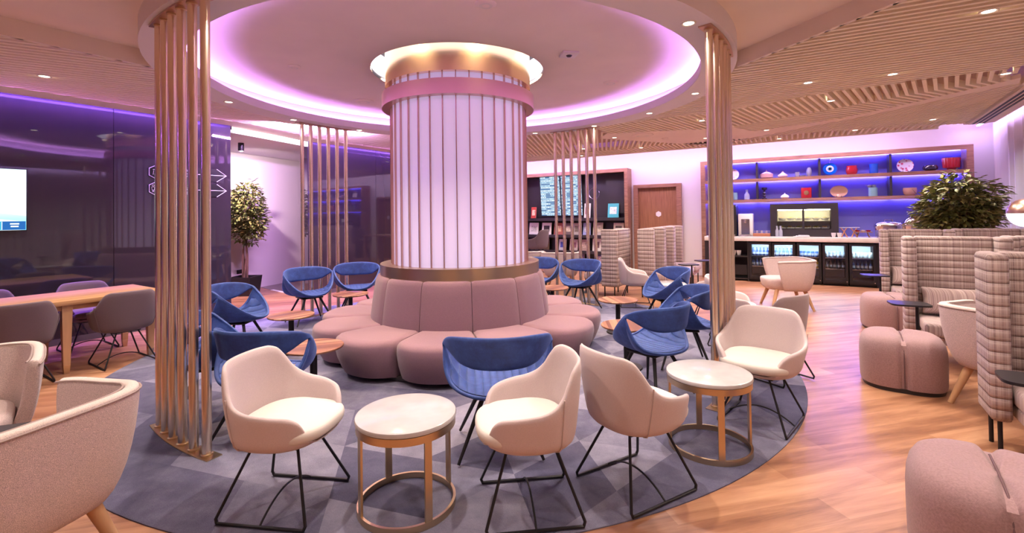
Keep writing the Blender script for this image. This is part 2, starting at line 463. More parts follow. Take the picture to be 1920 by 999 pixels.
# corridor wall behind the opening in the dark panelling
ca = atan2(11.324-10.519, -5.472+5.728)
def KW(s, d, z): return Vector((-5.728, 10.519, 0)) + Vector((cos(ca), sin(ca), 0))*s + Vector((sin(ca), -cos(ca), 0))*d + Vector((0, 0, z))
wallbox('wall_corridor', KW, -4.2, 3.2, 0, -.12, 0, 3.2, M_pinkwall, ca)
bm = BM(); prism(bm, [tuple(LW(1.60, -.02, 0)[:2]), tuple(P2W(0, -.02, 0)[:2]), tuple(P2W(3.6, -.3, 0)[:2]), tuple(KW(3.2, -.1, 0)[:2]), tuple(KW(-4.1, -.1, 0)[:2]), tuple(LW(-1.5, -.6, 0)[:2])], 2.97, 3.02)
struct('ceiling_corridor', bm, M_white, smooth=False)
# dark hard floor of the corridor with its pale threshold
bm = BM(); a, b = Vector((-5.219, 10.176, 0)), Vector((-4.046, 9.24, 0))
prism(bm, [tuple(a[:2]), tuple(b[:2]), tuple(P2W(1.9, -.13, 0)[:2]), tuple(KW(.95, .0, 0)[:2]), tuple(KW(.1, .0, 0)[:2])], .0, .006); struct('floor_corridor', bm, M_stone_dark, smooth=False)
bm = BM(); d = (b-a).normalized(); n_ = Vector((d.y, -d.x, 0))*.035
prism(bm, [tuple((a+n_)[:2]), tuple((b+n_)[:2]), tuple((b-n_)[:2]), tuple((a-n_)[:2])], 0, .012); struct('trim_1', bm, M_white, smooth=False)
# socket plate on the corridor wall
bm = BM(); box(bm, (0, -.006, 0), (.22, .012, .085)); k = obj('wall_socket', bm, M_blacksatin, loc=KW(-.42, 0, .42), rz=ca, bevel=.004)
tag(k, 'black socket plate low on the pink corridor wall', 'socket')
bm = BM(); box(bm, (-.055, -.0135, 0), (.075, .003, .055)); box(bm, (.055, -.0135, 0), (.075, .003, .055)); obj('socket_insert', bm, M_dark, k)

# ------------------------------------------------------------------ carpet
bm = BM(); lathe(bm, [(0, 0), (3.575, 0), (3.575, .006), (3.57, .009), (0, .009)], 160, cap=(False, False))
tag(obj('round_carpet', bm, M_carpet, loc=(CX, CY, 0)), 'round blue grey carpet with a triangle pattern under the banquette', 'carpet')

# ------------------------------------------------------------------ ceiling
Z0 = 3.05
bm = BM(); lathe(bm, [(1.045, 3.36), (3.12, 3.36)], 96, cap=(False, False)); 
v = loft(bm, [[(CX*0+r*cos(2*pi*j/96), r*sin(2*pi*j/96), 3.36) for j in range(96)] for r in (3.12, 17)], True, (False, False))
struct('ceiling', bm, M_ceil, loc=(CX, CY, 0))
bm = BM()
lathe(bm, [(3.09, 3.30), (3.09, 3.03), (2.77, 3.03), (2.765, 3.035), (2.765, 3.135), (2.79, 3.135), (2.79, 3.05), (3.03, 3.05), (3.03, 3.30)], 144, cap=(False, False))
struct('ceiling_ring', bm, M_ringwhite, loc=(CX, CY, 0))
bm = BM(); lathe(bm, [(3.03, 3.305), (1.04, 3.305), (1.04, 3.345)], 144, cap=(False, False)); struct('ceiling_dome', bm, M_plaster, loc=(CX, CY, 0))
bm = BM(); lathe(bm, [(2.95, 3.055), (2.99, 3.055), (2.99, 3.075), (2.95, 3.075)], 144, cap=(False, False))
tag(obj('cove_light', bm, M_led_ring, loc=(CX, CY, 0)), 'round violet light strip hidden on the ceiling ring lip', 'cove light')
# recess above the column
bm = BM(); lathe(bm, [(1.04, 3.31), (1.04, 3.78), (0, 3.78)], 96, cap=(False, False)); struct('ceiling_recess', bm, M_white, loc=(CX, CY, 0))
bm = BM(); lathe(bm, [(1.032, 3.35), (1.036, 3.35), (1.036, 3.62), (1.032, 3.62)], 96, cap=(False, False))
tag(obj('cove_light', bm, M_led_recess, loc=(CX, CY, 0)), 'white light strip inside the round recess over the column', 'cove light')
# plaster field between the ring and the camera
arc = [tuple(pol(3.085, a)[:2]) for a in range(198, 345, 3)]
bm = BM(); poly = [(-9.29, -4.2), (-3.41, 4.75)] + arc + [(2.316, 4.955), (3.39, 1.54), (.2, -3.3), (.2, -4.2)]
f = bm.faces.new([bm.verts.new((x, y, 3.2)) for x, y in poly]); bmesh.ops.triangulate(bm, faces=[f])
for a, b in (((-9.29, -4.2), (-3.41, 4.75)), ((2.36, 4.82), (3.39, 1.54))):
    a, b = Vector((*a, 0)), Vector((*b, 0)); n_ = Vector((b.y-a.y, a.x-b.x, 0)).normalized()*.02
    loft(bm, [[(p.x, p.y, z) for p in (a-n_, b-n_, b+n_, a+n_)] for z in (3.05, 3.205)])
struct('ceiling_plaster', bm, M_plaster, smooth=False)

def clip_line(poly, ang, off):
    """parameter intervals of the line {p: p.n = off} inside the polygon"""
    d = Vector((cos(ang), sin(ang))); n = Vector((-d.y, d.x)); ts = []
    for i in range(len(poly)):
        a, b = Vector(poly[i]), Vector(poly[(i+1) % len(poly)])
        fa, fb = a.dot(n)-off, b.dot(n)-off
        if (fa < 0) != (fb < 0):
            p = a+(b-a)*(fa/(fa-fb)); ts.append(p.dot(d))
    ts.sort(); iv = list(zip(ts[::2], ts[1::2]))
    c = Vector((CX, CY)); h = c.dot(n)-off
    if abs(h) < 3.11:
        w = sqrt(3.11**2-h*h); c0, c1 = c.dot(d)-w, c.dot(d)+w; out = []
        for a, b in iv:
            if b <= c0 or a >= c1: out.append((a, b)); continue
            if a < c0: out.append((a, c0))
            if b > c1: out.append((c1, b))
        iv = out
    return [(a, b) for a, b in iv if b-a > .04], d, n
def slats(poly, deg, pitch=.094, w=.036, h=.085, z=Z0):
    bm = BM(); ang = R(deg); n = Vector((-sin(ang), cos(ang)))
    offs = [Vector(p).dot(n) for p in poly]; k = math.ceil(min(offs)/pitch)
    while k*pitch < max(offs):
        iv, d, n = clip_line(poly, ang, k*pitch)
        for a, b in iv:
            c = d*((a+b)/2)+n*(k*pitch); box(bm, (c.x, c.y, z+h/2), (b-a, w, h), ang)
        k += 1
    return struct('ceiling_slats', bm, M_slat, smooth=False)
def flat(name, poly, m, z=Z0, t=.03):
    bm = BM(); prism(bm, poly, z, z+t); return struct(name, bm, m, smooth=False)
xy = lambda v: (v[0], v[1])
slats([(-9.29, -4.2), (-3.41, 4.75), (CX, CY), (-.63, 13.2), xy(P2W(.0, .5, 0)), xy(LW(1.75, .5, 0)), xy(LW(-12, .5, 0))], 31)
flat('ceiling_border', [xy(LW(-12, .5, 0)), xy(LW(1.75, .5, 0)), xy(P2W(.0, .5, 0)), xy(P2W(6, .5, 0)), xy(P2W(6, .13, 0)), xy(P2W(0, .13, 0)), xy(LW(1.72, .02, 0)), xy(LW(1.60, .13, 0)), xy(LW(-12, .13, 0))], M_slat)
slats([(3.39, 1.54), (2.36, 4.82), (CX, CY), (1.4, 8.1), (2.1, 7.62), (3.22, 6.916), (4.08, 5.894), (5.459, 4.962), (5.55, 4.62)], 152)
slats([(1.4, 8.1), (2.1, 7.62), (3.22, 6.916), (4.08, 5.894), (5.459, 4.962), (5.62, 4.9), (5.633, 5.489), (5.206, 6.108), (4.766, 6.888), (3.877, 8.221), (3.5, 8.42), (1.79, 8.74)], 47)
slats([(3.877, 8.221), (4.766, 6.888), (5.206, 6.108), (5.633, 5.489), (5.876, 5.376), (5.596, 6.838), (5.377, 7.594), (4.522, 8.73)], 24)
slats([(4.6, 10.1), (5.634, 7.432), (6.1, 5.6), (6.368, 5.794), (8.05, 8.25), (6.6, 8.6), (5.551, 9.1)], 89)
slats([xy(BW(-8.6, 1.75, 0)), xy(BW(2.3, 1.75, 0)), xy(BW(2.3, 1.0, 0)), xy(BW(-8.6, 1.0, 0))], 59)
slats([(1.757, 9.3), (4.1, 10.337), (4.5, 10.15), xy(BW(-1.4, 1.78, 0)), xy(BW(-8.0, 1.78, 0)), (-.5, 12.9), (CX, CY), (1.4, 8.1), (1.79, 8.74)], 79)
flat('ceiling_panel', [(1.79, 8.74), (3.5, 8.42), (3.877, 8.221), (4.522, 8.73), (5.377, 7.594), (5.596, 6.838), (5.876, 5.376), (6.1, 5.6), (5.634, 7.432), (4.6, 10.1), (4.1, 10.337), (1.757, 9.3)], M_plaster, Z0, .05)
flat('ceiling_border', [xy(BW(-8.6, 1.0, 0)), xy(BW(2.3, 1.0, 0)), xy(BW(2.3, .93, 0)), xy(BW(-8.6, .93, 0))], M_slat, Z0-.02, .33)  # height added so the lavender strip is blocked from the gaps between ribs
# linear air diffuser along the curtain
a, b = Vector((8.121, 8.312, 0)), Vector((8.121, 8.312, 0))-DC*11
q = NC*-1
flat('ceiling_border', [xy(a+NC*.06), xy(b+NC*.06), xy(b+q*.34), xy(a+q*.34)], M_plaster, Z0, .04)
flat('ceiling_border', [xy(a+NC*.03), xy(b+NC*.03), xy(b+NC*.06), xy(a+NC*.06)], M_plaster, Z0+.04, .28)  # upright plate added to block the curtain light strip behind the ribs
df = thing('air_diffuser', 'long linear ceiling diffuser with three black slots beside the curtain', 'diffuser', xy((a+b)/2)+(Z0,), CA)
bm = BM(); box(bm, (0, -.12, -.004), (11, .24, .008)); obj('diffuser_frame', bm, M_plaster, df, smooth=False)
for k in range(3):
    bm = BM(); box(bm, (0, -.055-.062*k, -.009), (10.9, .034, .006)); obj('slot', bm, M_joint, df, smooth=False)

# curtain: pleated sheer sheet
bm = BM(); rows = []
n = 420
for z in (.02, 1.2, 2.4, 3.3):
    r_ = []
    for i in range(n+1):
        s = .12+i*10.5/n
        d = .05+.045*sin(s*2*pi/.155)+.02*sin(s*2*pi/.41+1)
        r_.append(CW(s, d-.12, z))
    rows.append(r_)
loft(bm, rows, False)
tag(obj('curtain', bm, M_curtain), 'floor length pleated sheer white curtain along the right side', 'curtain')

# ------------------------------------------------------------------ light strips of the coves
def led(name, label, c, length, rz, m, w=.03, h=.02):
    bm = BM(); box(bm, (0, 0, 0), (length, w, h)); return tag(obj(name, bm, m, loc=c, rz=rz, smooth=False), label, 'cove light')
led('cove_light', 'long blue violet light strip in the ceiling slot over the dark panelling with the television', LW(-5.2, .055, 3.215), 13.6, LA, M_led_violet, .03)
led('cove_light', 'blue violet light strip in the ceiling slot over the dark panelling behind the column', P2W(3.2, .055, 3.215), 6.2, LA, M_led_violet, .03)
led('cove_light', 'lavender light strip in the ceiling slot above the bar wall', BW(-3.4, .86, 3.10), 10.6, BA, M_led_lav, .05)
led('cove_light', 'lavender light strip in the curtain pocket', CW(5.0, .16, 3.13), 9.6, CA, M_led_curtain, .04)
bm = BM(); a, b = LW(1.70, .02, 0), P2W(-.01, .02, 0); d = b-a
box(bm, (0, 0, 0), (d.length, .03, .095))
tag(obj('cove_light', bm, M_led_white, loc=(a+b)/2+Vector((0, 0, 3.012)), rz=atan2(d.y, d.x), smooth=False), 'white glowing light band over the corridor opening', 'cove light')

# ------------------------------------------------------------------ downlights
WARM = (1.0, .86, .75)
def downlight(x, y, z, label, group, r=.042, p=19, first=[None]):
    if first[0] is None:
        t = thing('downlight', label, 'downlight', (x, y, z), 0, group)
        bm = BM(); lathe(bm, [(.040, -.001), (.050, -.006), (.058, -.004), (.060, .004), (.040, .010)], 24, cap=(False, False)); obj('trim_ring', bm, M_trimw, t)
        bm = BM(); lathe(bm, [(0, .004), (.042, .004), (.042, .0), (0, .0)], 24, cap=(False, False)); obj('lens', bm, M_lens, t)
        l = lamp_area('downlight_lamp', (0, 0, -.012), .07, p, WARM, spread=R(130), parent=t); first[0] = t
        return t
    t = dup(first[0], (x, y, z), 0, label, group)
    return t
for a, lb in ((-46, 'beside the right brass pole screen'), (1, 'near the far side of the right pole screen'), (23.5, 'towards the display shelf'), (46, 'just right of the back right pole screen'), (68.5, 'just left of the back right pole screen'),
              (131.5, 'just right of the back left pole screen'), (154, 'just left of the back left pole screen'), (177, 'over the two left blue chairs'), (200, 'behind the left front pole screen'),
              (221, 'near the camera side left pole screen'), (250, 'over the front left marble table'), (270, 'in front of the column'), (292, 'over the front marble tables'), (338, 'right of the column'), (91, 'hidden behind the column'), (112, 'behind the column on the left')):
    p = pol(2.93, a, 3.03); downlight(p.x, p.y, p.z, 'round warm downlight in the ceiling ring '+lb, 'downlights of the ceiling ring')
for (x, y), lb in {(-4.807, 4.819): 'over the long oak table', (-3.325, 7.481): 'behind the ring near the corridor', (2.036, 9.217): 'over the plaid chairs by the door', (3.644, 3.544): 'at the top right of the view, over the big front pouf',
                   (4.227, 5.161): 'over the middle pouf', (3.478, 5.458): 'right of the right pole screen', (5.518, 5.201): 'at the right end of the angled ribs', (4.37, 6.377): 'among the angled ribs',
                   (3.114, 7.625): 'left of the right pole screen above the ribs', (4.7, 8.609): 'on the flat ceiling strip before the bar', (7.041, 7.806): 'near the curtain corner', (6.425, 8.74): 'near the wall ribs over the fridges',
                   (5.523, 9.641): 'near the wall ribs over the display', (3.924, 9.44): 'on the flat ceiling near the bar post', (1.658, 10.739): 'over the magazine shelf', (1.801, 12.0): 'close to the wall over the magazine shelf', (2.967, 10.694): 'over the closed door', (.35, 12.5): 'over the left part of the magazine shelf', (-1.2, 11.3): 'behind the column',
                   (-5.9, 2.6): 'over the near end of the oak table', (-2.6, 1.0): 'over the left tub chairs', (.6, .4): 'over the near walkway', (3.0, .6): 'over the near right corner', (-.9, -1.6): 'behind the viewpoint', (-5.2, -.8): 'far left behind the viewpoint', (2.2, 2.2): 'over the front pouf walkway'}.items():
    z = 3.2 if (y < 3 and x > -4 and x < 2.9) else Z0
    downlight(x, y, z, 'round warm ceiling downlight '+lb, 'downlights of the slatted ceiling')
# uplit column head: small warm lamps in the recess
for k in range(8):
    a = 270+20+45*k
    lamp_area('recess_lamp', pol(.93, a, 3.50), .04, 26, (1.0, .76, .48), spread=R(110))
# added bodiless lavender light that tints the corridor wall, unseen at rib level
c_ = LW(2.55, 1.15, 3.035); v_ = KW(.2, 0, 1.2)-c_
lamp_area('corridor_wash', c_, 1.5, 190, (.78, .42, 1.0), v_.to_track_quat('-Z', 'Y').to_euler(), size_y=.03)
# ceiling speakers, smoke heads, sensor
def disc(x, y, z, r, name, label, cat, h=.02):
    bm = BM(); lathe(bm, [(0, -h), (r*.7, -h), (r, -h*.3), (r, .006)], 32, cap=(False, False)); o = obj(name, bm, M_plaster, loc=(x, y, z)); tag(o, label, cat)
    bm = BM(); lathe(bm, [(r*.35, -h-.001), (r*.62, -h-.001)], 32, cap=(False, False)); obj('grille', bm, M_trimw, o)
    return o
disc(-2.491, 5.394, 3.305, .07, 'smoke_detector', 'round white ceiling head in the dome left of the column', 'smoke detector')
disc(-.193, 3.861, 3.305, .09, 'smoke_detector', 'round ceiling disc in the dome in front of the column', 'smoke detector')
disc(-2.216, 7.059, 3.305, .15, 'ceiling_speaker', 'round ceiling speaker in the dome behind the column on the left', 'speaker')
disc(1.34, 6.235, 3.305, .10, 'ceiling_speaker', 'round ceiling speaker in the dome on the right of the column', 'speaker')
disc(2.518, 8.949, 3.05, .20, 'ceiling_speaker', 'large round speaker in the flat ceiling patch near the door', 'speaker')
disc(3.083, 9.369, 3.05, .06, 'smoke_detector', 'small round head in the flat ceiling patch near the bar', 'smoke detector')
o = thing('presence_sensor', 'square white sensor plate in the dome right of the column', 'sensor', (.645, 5.089, 3.305), R(10))
bm = BM(); box(bm, (0, 0, -.012), (.18, .18, .024), bev=.006); obj('sensor_plate', bm, M_ringwhite, o)
bm = BM(); lathe(bm, [(0, -.04), (.025, -.036), (.035, -.024), (.035, -.02)], 16); obj('sensor_eye', bm, M_dark, o)

# ------------------------------------------------------------------ round column
col = thing('round_column', 'big round white panelled column with bronze fins and gold bands', 'column', (CX, CY, 0))
tag(col, kind='thing')
bm = BM(); lathe(bm, [(.80, .86), (.80, 3.12)], 144, cap=(False, False)); obj('panel_shaft', bm, M_panel, col)
for k in range(36):
    a = R(k*10+4); bm = BM(); c = Vector((.815*cos(a), .815*sin(a), 2.03)); box(bm, c, (.024, .010, 2.10), a); obj('fin', bm, M_bronze, col, smooth=False)
bm = BM(); lathe(bm, [(.80, 1.004), (.953, 1.004), (.953, .868), (.90, .868)], 144, cap=(False, False)); obj('lower_band', bm, M_brass, col)
bm = BM(); lathe(bm, [(.82, 2.825), (.917, 2.825), (.917, 2.99), (.82, 2.99)], 144, cap=(False, False)); obj('upper_band', bm, M_bronze, col)
bm = BM(); lathe(bm, [(.81, 3.08), (.876, 3.08), (.876, 3.76)], 144, cap=(False, False)); obj('gold_collar', bm, M_gold, col)

# ------------------------------------------------------------------ round banquette: twelve petals
sofa = thing('round_banquette', 'mauve upholstered petal shaped banquette around the column', 'banquette', (CX, CY, .009))
def petal(a0):
    bm = BM(); rings = []; N = 16
    for j in range(N+1):
        t = j/N*2-1; a = R(a0+15+t*14.62)
        Rr = 1.515+.165*max(0, 1-abs(t)**2.6)
        e = .026*abs(t)**16
        pr = [(.90, .10), (.90, .385), (1.0, .392), (1.25, .402), (Rr-.10, .402), (Rr-.045, .396), (Rr-.012, .378), (Rr, .35), (Rr+.004, .30), (Rr-.02, .20), (Rr-.065, .10), (Rr-.09, .055), (.95, .055)]
        rings.append([((r-e)*cos(a), (r-e)*sin(a), z-e*.9) for r, z in pr])
    loft(bm, rings, True)
    return bm
def backpad(a0):
    bm = BM(); rings = []; N = 12
    for j in range(N+1):
        t = j/N*2-1; a = R(a0+15+t*14.85); e = .014*abs(t)**14
        pr = [(.86, .36), (1.065, .36), (1.062, .42), (1.045, .56), (1.022, .72), (1.003, .82), (.990, .855), (.970, .872), (.945, .876), (.86, .870)]
        rings.append([((r-e*(r > .9))*cos(a), (r-e*(r > .9))*sin(a), z-e*.6*(z > .8)) for r, z in pr])
    loft(bm, rings, True)
    return bm
for k in range(12):
    # a seam faces the camera 6 degrees to the right of the column axis line
    a0 = -83.7+6+30*k
    obj('seat_cushion', petal(a0), M_mauve, sofa, angle=60)
    obj('back_cushion', backpad(a0), M_mauve, sofa, angle=60)
bm = BM(); lathe(bm, [(.95, .0), (1.40, .0), (1.43, .012), (1.43, .055), (.95, .055)], 96, cap=(False, False)); obj('plinth', bm, M_dark, sofa)

# ------------------------------------------------------------------ pole screens
def screen(a0, a1, label):
    am = (a0+a1)/2; base = pol(3.005, am)
    t = thing('pole_screen', label, 'room divider', base, 0, 'brass pole screens of the ring')
    lo, hi = min(a0, a1)-1.6, max(a0, a1)+1.6
    for nm, z0, z1 in (('floor_plate', .010, .016), ('ceiling_plate', 3.018, 3.03)):
        bm = BM(); pts = [lo+(hi-lo)*i/14 for i in range(15)]
        prism(bm, [tuple((pol(3.055, a)-base)[:2]) for a in pts]+[tuple((pol(2.955, a)-base)[:2]) for a in pts[::-1]], z0, z1)
        obj(nm, bm, M_brass if z0 < 1 else M_bronze, t, smooth=False)
    for i in range(6):
        p = pol(3.005, a0+(a1-a0)*i/5)-base
        bm = BM(); lathe(bm, [(.029, .014), (.029, 3.02)], 24, (p.x, p.y, 0)); po = obj('pole', bm, M_pole, t)
        bm = BM(); lathe(bm, [(.029, .016), (.037, .016), (.037, .026), (.031, .030), (.029, .030)], 24, (p.x, p.y, 0), cap=(False, False)); obj('collar', bm, M_brass, po)
        bm = BM(); lathe(bm, [(.029, 3.020), (.036, 3.018), (.036, 3.006), (.029, 3.004)], 24, (p.x, p.y, 0), cap=(False, False)); obj('collar', bm, M_brass, po)
screen(228.03, 242.7, 'row of six brass poles at the front left, before the oak table')
screen(317.8, 332.5, 'row of six brass poles at the front right, behind the marble table')
screen(150.1, 135.5, 'row of six brass poles at the back left, near the corridor')
screen(61.7, 47.1, 'row of six brass poles at the back right, before the magazine shelf')

# ------------------------------------------------------------------ blue velvet loop chairs
def make_loop_chair():
    t = thing('loop_chair', 'blue velvet chair', 'chair')
    T = [(0, .80), (30, .798), (55, .785), (72, .765), (84, .735), (100, .665), (118, .585), (138, .505), (158, .448), (180, .432)]
    L = [(0, .425), (28, .428), (46, .442), (60, .478), (71, .545), (80, .635), (86, .700)]
    U = [(0, .585), (30, .587), (52, .605), (66, .640), (78, .682), (86, .700)]
    AJ = 86
    def plan(a, k=1.0): return sin(R(a))*.322*k, -cos(R(a))*.292*k
    def low_rim(A):
        return pchip(L, A) if A < AJ else pchip(T, A)-interp([(AJ, .031), (180, .012)], A)
    angs = sorted(set([3.0*i for i in range(-60, 60)]+[s*AJ for s in (-1, 1)]))
    ts = [.12, .3, .5, .66, .78, .87, .94, 1.0]
    def seat_pt(a, q, off=0):
        A = abs(a); rim = low_rim(A); f = max(0, (q-.45)/.55); h = (1-sqrt(max(0, 1-f**2)))*.55+f**2*.45
        x, y = plan(a, (q**.92)*(1-off*2)); flare = 1+.15*f*exp(-((A-74)/27)**2)
        return (x*flare, y, .402+(rim-.402)*h+off)
    bm = BM(); grid = {a: [bm.verts.new(seat_pt(a, q)) for q in ts] for a in angs}
    for a, b in zip(angs, angs[1:]+angs[:1]):
        for i in range(len(ts)-1): bm.faces.new((grid[a][i], grid[b][i], grid[b][i+1], grid[a][i+1]))
    bm.faces.new([grid[a][0] for a in angs])
    band = {}
    for a in angs:
        A = abs(a); top = pchip(T, A); r_ = []
        u = pchip(U, A) if A < AJ else low_rim(A)
        for i in range(5):
            q = i/4; z = u+(top-u)*q; k = 1+.045*q*max(0, 1-(A/150)**2)
            if A < AJ: k -= .07*(1-q)*(1-(A/AJ)**4)
            x, y = plan(a, k); fl = .15*exp(-((A-74)/27)**2); flare = 1+(fl*(1-.62*q) if A >= AJ else fl*((A/AJ)**6*(1-q)+.38*q*(A/AJ)**2))
            r_.append(grid[a][-1] if (i == 0 and A >= AJ) else bm.verts.new((x*flare, y, z)))
        band[a] = r_
    for a, b in zip(angs, angs[1:]+angs[:1]):
        for i in range(4): bm.faces.new((band[a][i], band[b][i], band[b][i+1], band[a][i+1]))
    obj('shell', bm, M_velvet, t, solid=.024, soff=0, sub=1)
    # channelled pad lining the seat and the insides of the arms
    bm = BM(); g2 = {a: [bm.verts.new(seat_pt(a, q, .0155)) for q in ts[:-1]] for a in angs}
    for a, b in zip(angs, angs[1:]+angs[:1]):
        for i in range(len(ts)-2): bm.faces.new((g2[a][i], g2[b][i], g2[b][i+1], g2[a][i+1]))
    bm.faces.new([g2[a][0] for a in angs])
    obj('seat', bm, M_velvetseat, t)
    bm = BM(); box(bm, (0, 0, .372), (.30, .28, .018), bev=.004); obj('underframe', bm, M_black, t)
    for sx in (-1, 1):
        for sy in (-1, 1):
            bm = BM(); tube(bm, [(sx*.10, sy*.10, .385), (sx*.265, sy*.235, .012)], [.017, .0095], 12); obj('leg', bm, M_black, t)
    return t
lc = make_loop_chair()
first = True
for x, y, h, lb in ((-.107, 3.16, 95, 'blue velvet chair seen from behind in front of the banquette'), (-1.78, 3.40, 78, 'blue velvet chair behind the left cream chair, by the nearest wooden table'),
                    (-2.42, 3.80, 30, 'blue velvet chair half hidden by the left front brass poles'), (-3.14, 5.38, 2, 'blue velvet chair in profile facing the banquette beside the second wooden table'),
                    (-3.02, 6.97, -45, 'blue velvet chair turned sideways before the back left brass poles'), (-2.51, 7.57, -70, 'blue velvet chair facing front with a wooden table at its feet, left of the column'),
                    (.43, 8.06, -95, 'blue velvet chair partly behind the column on the right'), (1.08, 7.62, -128, 'blue velvet chair before the back right brass poles and magazine shelf'),
                    (2.08, 6.40, 188, 'blue velvet chair in profile between the far wooden table and the marble table'), (1.17, 4.02, 128, 'blue velvet chair seen from behind next to the front right marble table'),
                    (1.72, 4.80, 168, 'blue velvet chair just left of the right brass poles, partly hidden')):
    if first: lc.location = (x, y, .009); lc.rotation_euler = (0, 0, face(h)); tag(lc, lb, group='blue velvet chairs around the banquette'); first = False
    else: dup(lc, (x, y, .009), face(h), lb, 'blue velvet chairs around the banquette')

M_seam = mat('seam_thread', (.52, .42, .40), .9)
# ------------------------------------------------------------------ upholstered bucket chairs on wire sledges
def make_bucket(name='bucket_chair', mshell=None, mseat=None, mseam=None):
    t = thing(name, 'x', 'chair')
    T = [(0, .800), (30, .798), (42, .780), (51, .728), (60, .662), (70, .618), (86, .590), (108, .572), (125, .556), (136, .525), (142.5, .475), (146, .42), (150, .396), (180, .392)]
    n = 180; bm = BM(); grid = []
    qs = [0, .25, .5, .75, 1.0]
    for j in range(n):
        a = 360*j/n; A = a if a <= 180 else 360-a; s = R(a if a <= 180 else a-360)
        top = pchip(T, A)
        e = .86
        def P(rx, ry, z, off=0):
            sx, cy_ = sin(s), -cos(s)
            return (rx*math.copysign(abs(sx)**e, sx), ry*math.copysign(abs(cy_)**e, cy_)+off, z)
        wb = max(0, min(1, (105-A)/80)); wb = wb*wb*(3-2*wb); wf = max(0, min(1, (A-80)/50)); wf = wf*wf*(3-2*wf)
        c = [P(.10, .10, .350), P(.190, .185, .355), P(.242, .230+.012*wf, .378)]
        for q in qs:
            z = .405+(top-.405)*q
            k = max(0, min(1, (z-.37)/.42))
            rx = .255+.062*min(1, k*1.7)-.03*max(0, k-.6)*wb
            ry = (.242+.030*wf+.034*k*wb)*(1-.15*max(0, min(1, (A-145)/10)))
            c.append(P(rx, ry, z, -.006*k*wb))
        grid.append(c)
    for jj in (31, n-31):
        b2 = BM(); tube(b2, [Vector((p[0]*1.004, p[1]*1.004, p[2])) for p in grid[jj][1:]], .0036, 6); obj('seam', b2, mseam, t)
    vs = [[bm.verts.new(p) for p in c] for c in grid]
    for j in range(n):
        b = vs[(j+1) % n]
        for i in range(len(grid[0])-1): bm.faces.new((vs[j][i], b[i], b[i+1], vs[j][i+1]))
    bm.faces.new([v[0] for v in vs])
    obj('shell', bm, mshell, t, solid=.030, soff=-1, sub=1)
    # seat pad
    bm = BM(); rings = []
    for z, k in ((.40, .90), (.415, .975), (.445, 1.0), (.468, .975), (.478, .90), (.483, .6), (.484, .15)):
        r_ = []
        for j in range(48):
            s = 2*pi*j/48; cx_, sy_ = cos(s), sin(s)
            x = .250*k*math.copysign(abs(cx_)**.72, cx_); y = .248*k*math.copysign(abs(sy_)**.72, sy_)+.036
            r_.append((x, y, z+.006*(y < 0)))
        rings.append(r_)
    loft(bm, rings, True); obj('seat', bm, mseat, t, sub=1)
    # wire sledge base: one bent rod per side, tie rod between them
    for sx in (-1, 1):
        bm = BM()
        tube(bm, [(sx*.09, -.12, .362), (sx*.222, -.243, .03), (sx*.225, -.235, .010), (sx*.225, .235, .010), (sx*.222, .243, .03), (sx*.09, .12, .362)], .0075, 8)
        obj('leg', bm, M_black, t)
    bm = BM(); tube(bm, [(.225*q, .0, .012+.085*(1-q*q)) for q in [i/8-1 for i in range(17)]], .0055, 8); obj('stretcher', bm, M_black, t)
    bm = BM(); box(bm, (0, 0, .350), (.24, .27, .016), bev=.003); obj('underframe', bm, M_black, t)
    return t
bc = make_bucket('bucket_chair', M_cream, M_seatcream, M_seam)
G1 = 'cream bucket chairs around the ring'
bc.location = (-1.245, 2.575, .009); bc.rotation_euler = (0, 0, face(-8)); tag(bc, 'cream bucket chair left of the front marble table', group=G1)
dup(bc, (.07, 2.52, .009), face(187), 'cream bucket chair right of the front marble table, facing it', G1)
dup(bc, (.68, 2.70, .009), face(30), 'cream bucket chair seen from behind, turned to the right marble table', G1)
dup(bc, (1.83, 3.51, .009), face(226), 'cream bucket chair behind the right marble table, facing the camera', G1)
x = dup(bc, (2.43, 4.42, .009), face(118), 'greige bucket chair seen from behind, behind the cream chair at the right marble table', G1); recolor(x, {'shell': M_greige})
dup(bc, (2.56, 5.55, .003), face(-25), 'cream bucket chair just right of the right brass poles', G1)
x = dup(bc, (2.70, 6.42, .003), face(160), 'mauve grey bucket chair just left of the right brass poles', G1); recolor(x, {'shell': M_greige})
dup(bc, (2.05, 7.9, .003), face(-12), 'cream bucket chair before the plaid chairs near the door', G1)
# dining chairs at the long table
pc = make_bucket('dining_chair', M_plum, M_plumseat, M_plum)
G2 = 'plum dining chairs at the oak table'
pc.location = (-4.30, 5.18, .0); pc.rotation_euler = (0, 0, face(147)); tag(pc, 'plum dining chair beside the left brass poles, back to the room', group=G2)
dup(pc, (-4.76, 4.49, 0), face(147), 'plum dining chair at the left picture edge, back to the room', G2)
dup(pc, (-5.17, 5.72, 0), face(-33), 'plum dining chair across the oak table, only its back top showing', G2)
dup(pc, (-5.66, 5.04, 0), face(-33), 'plum dining chair across the oak table at the left picture edge', G2)

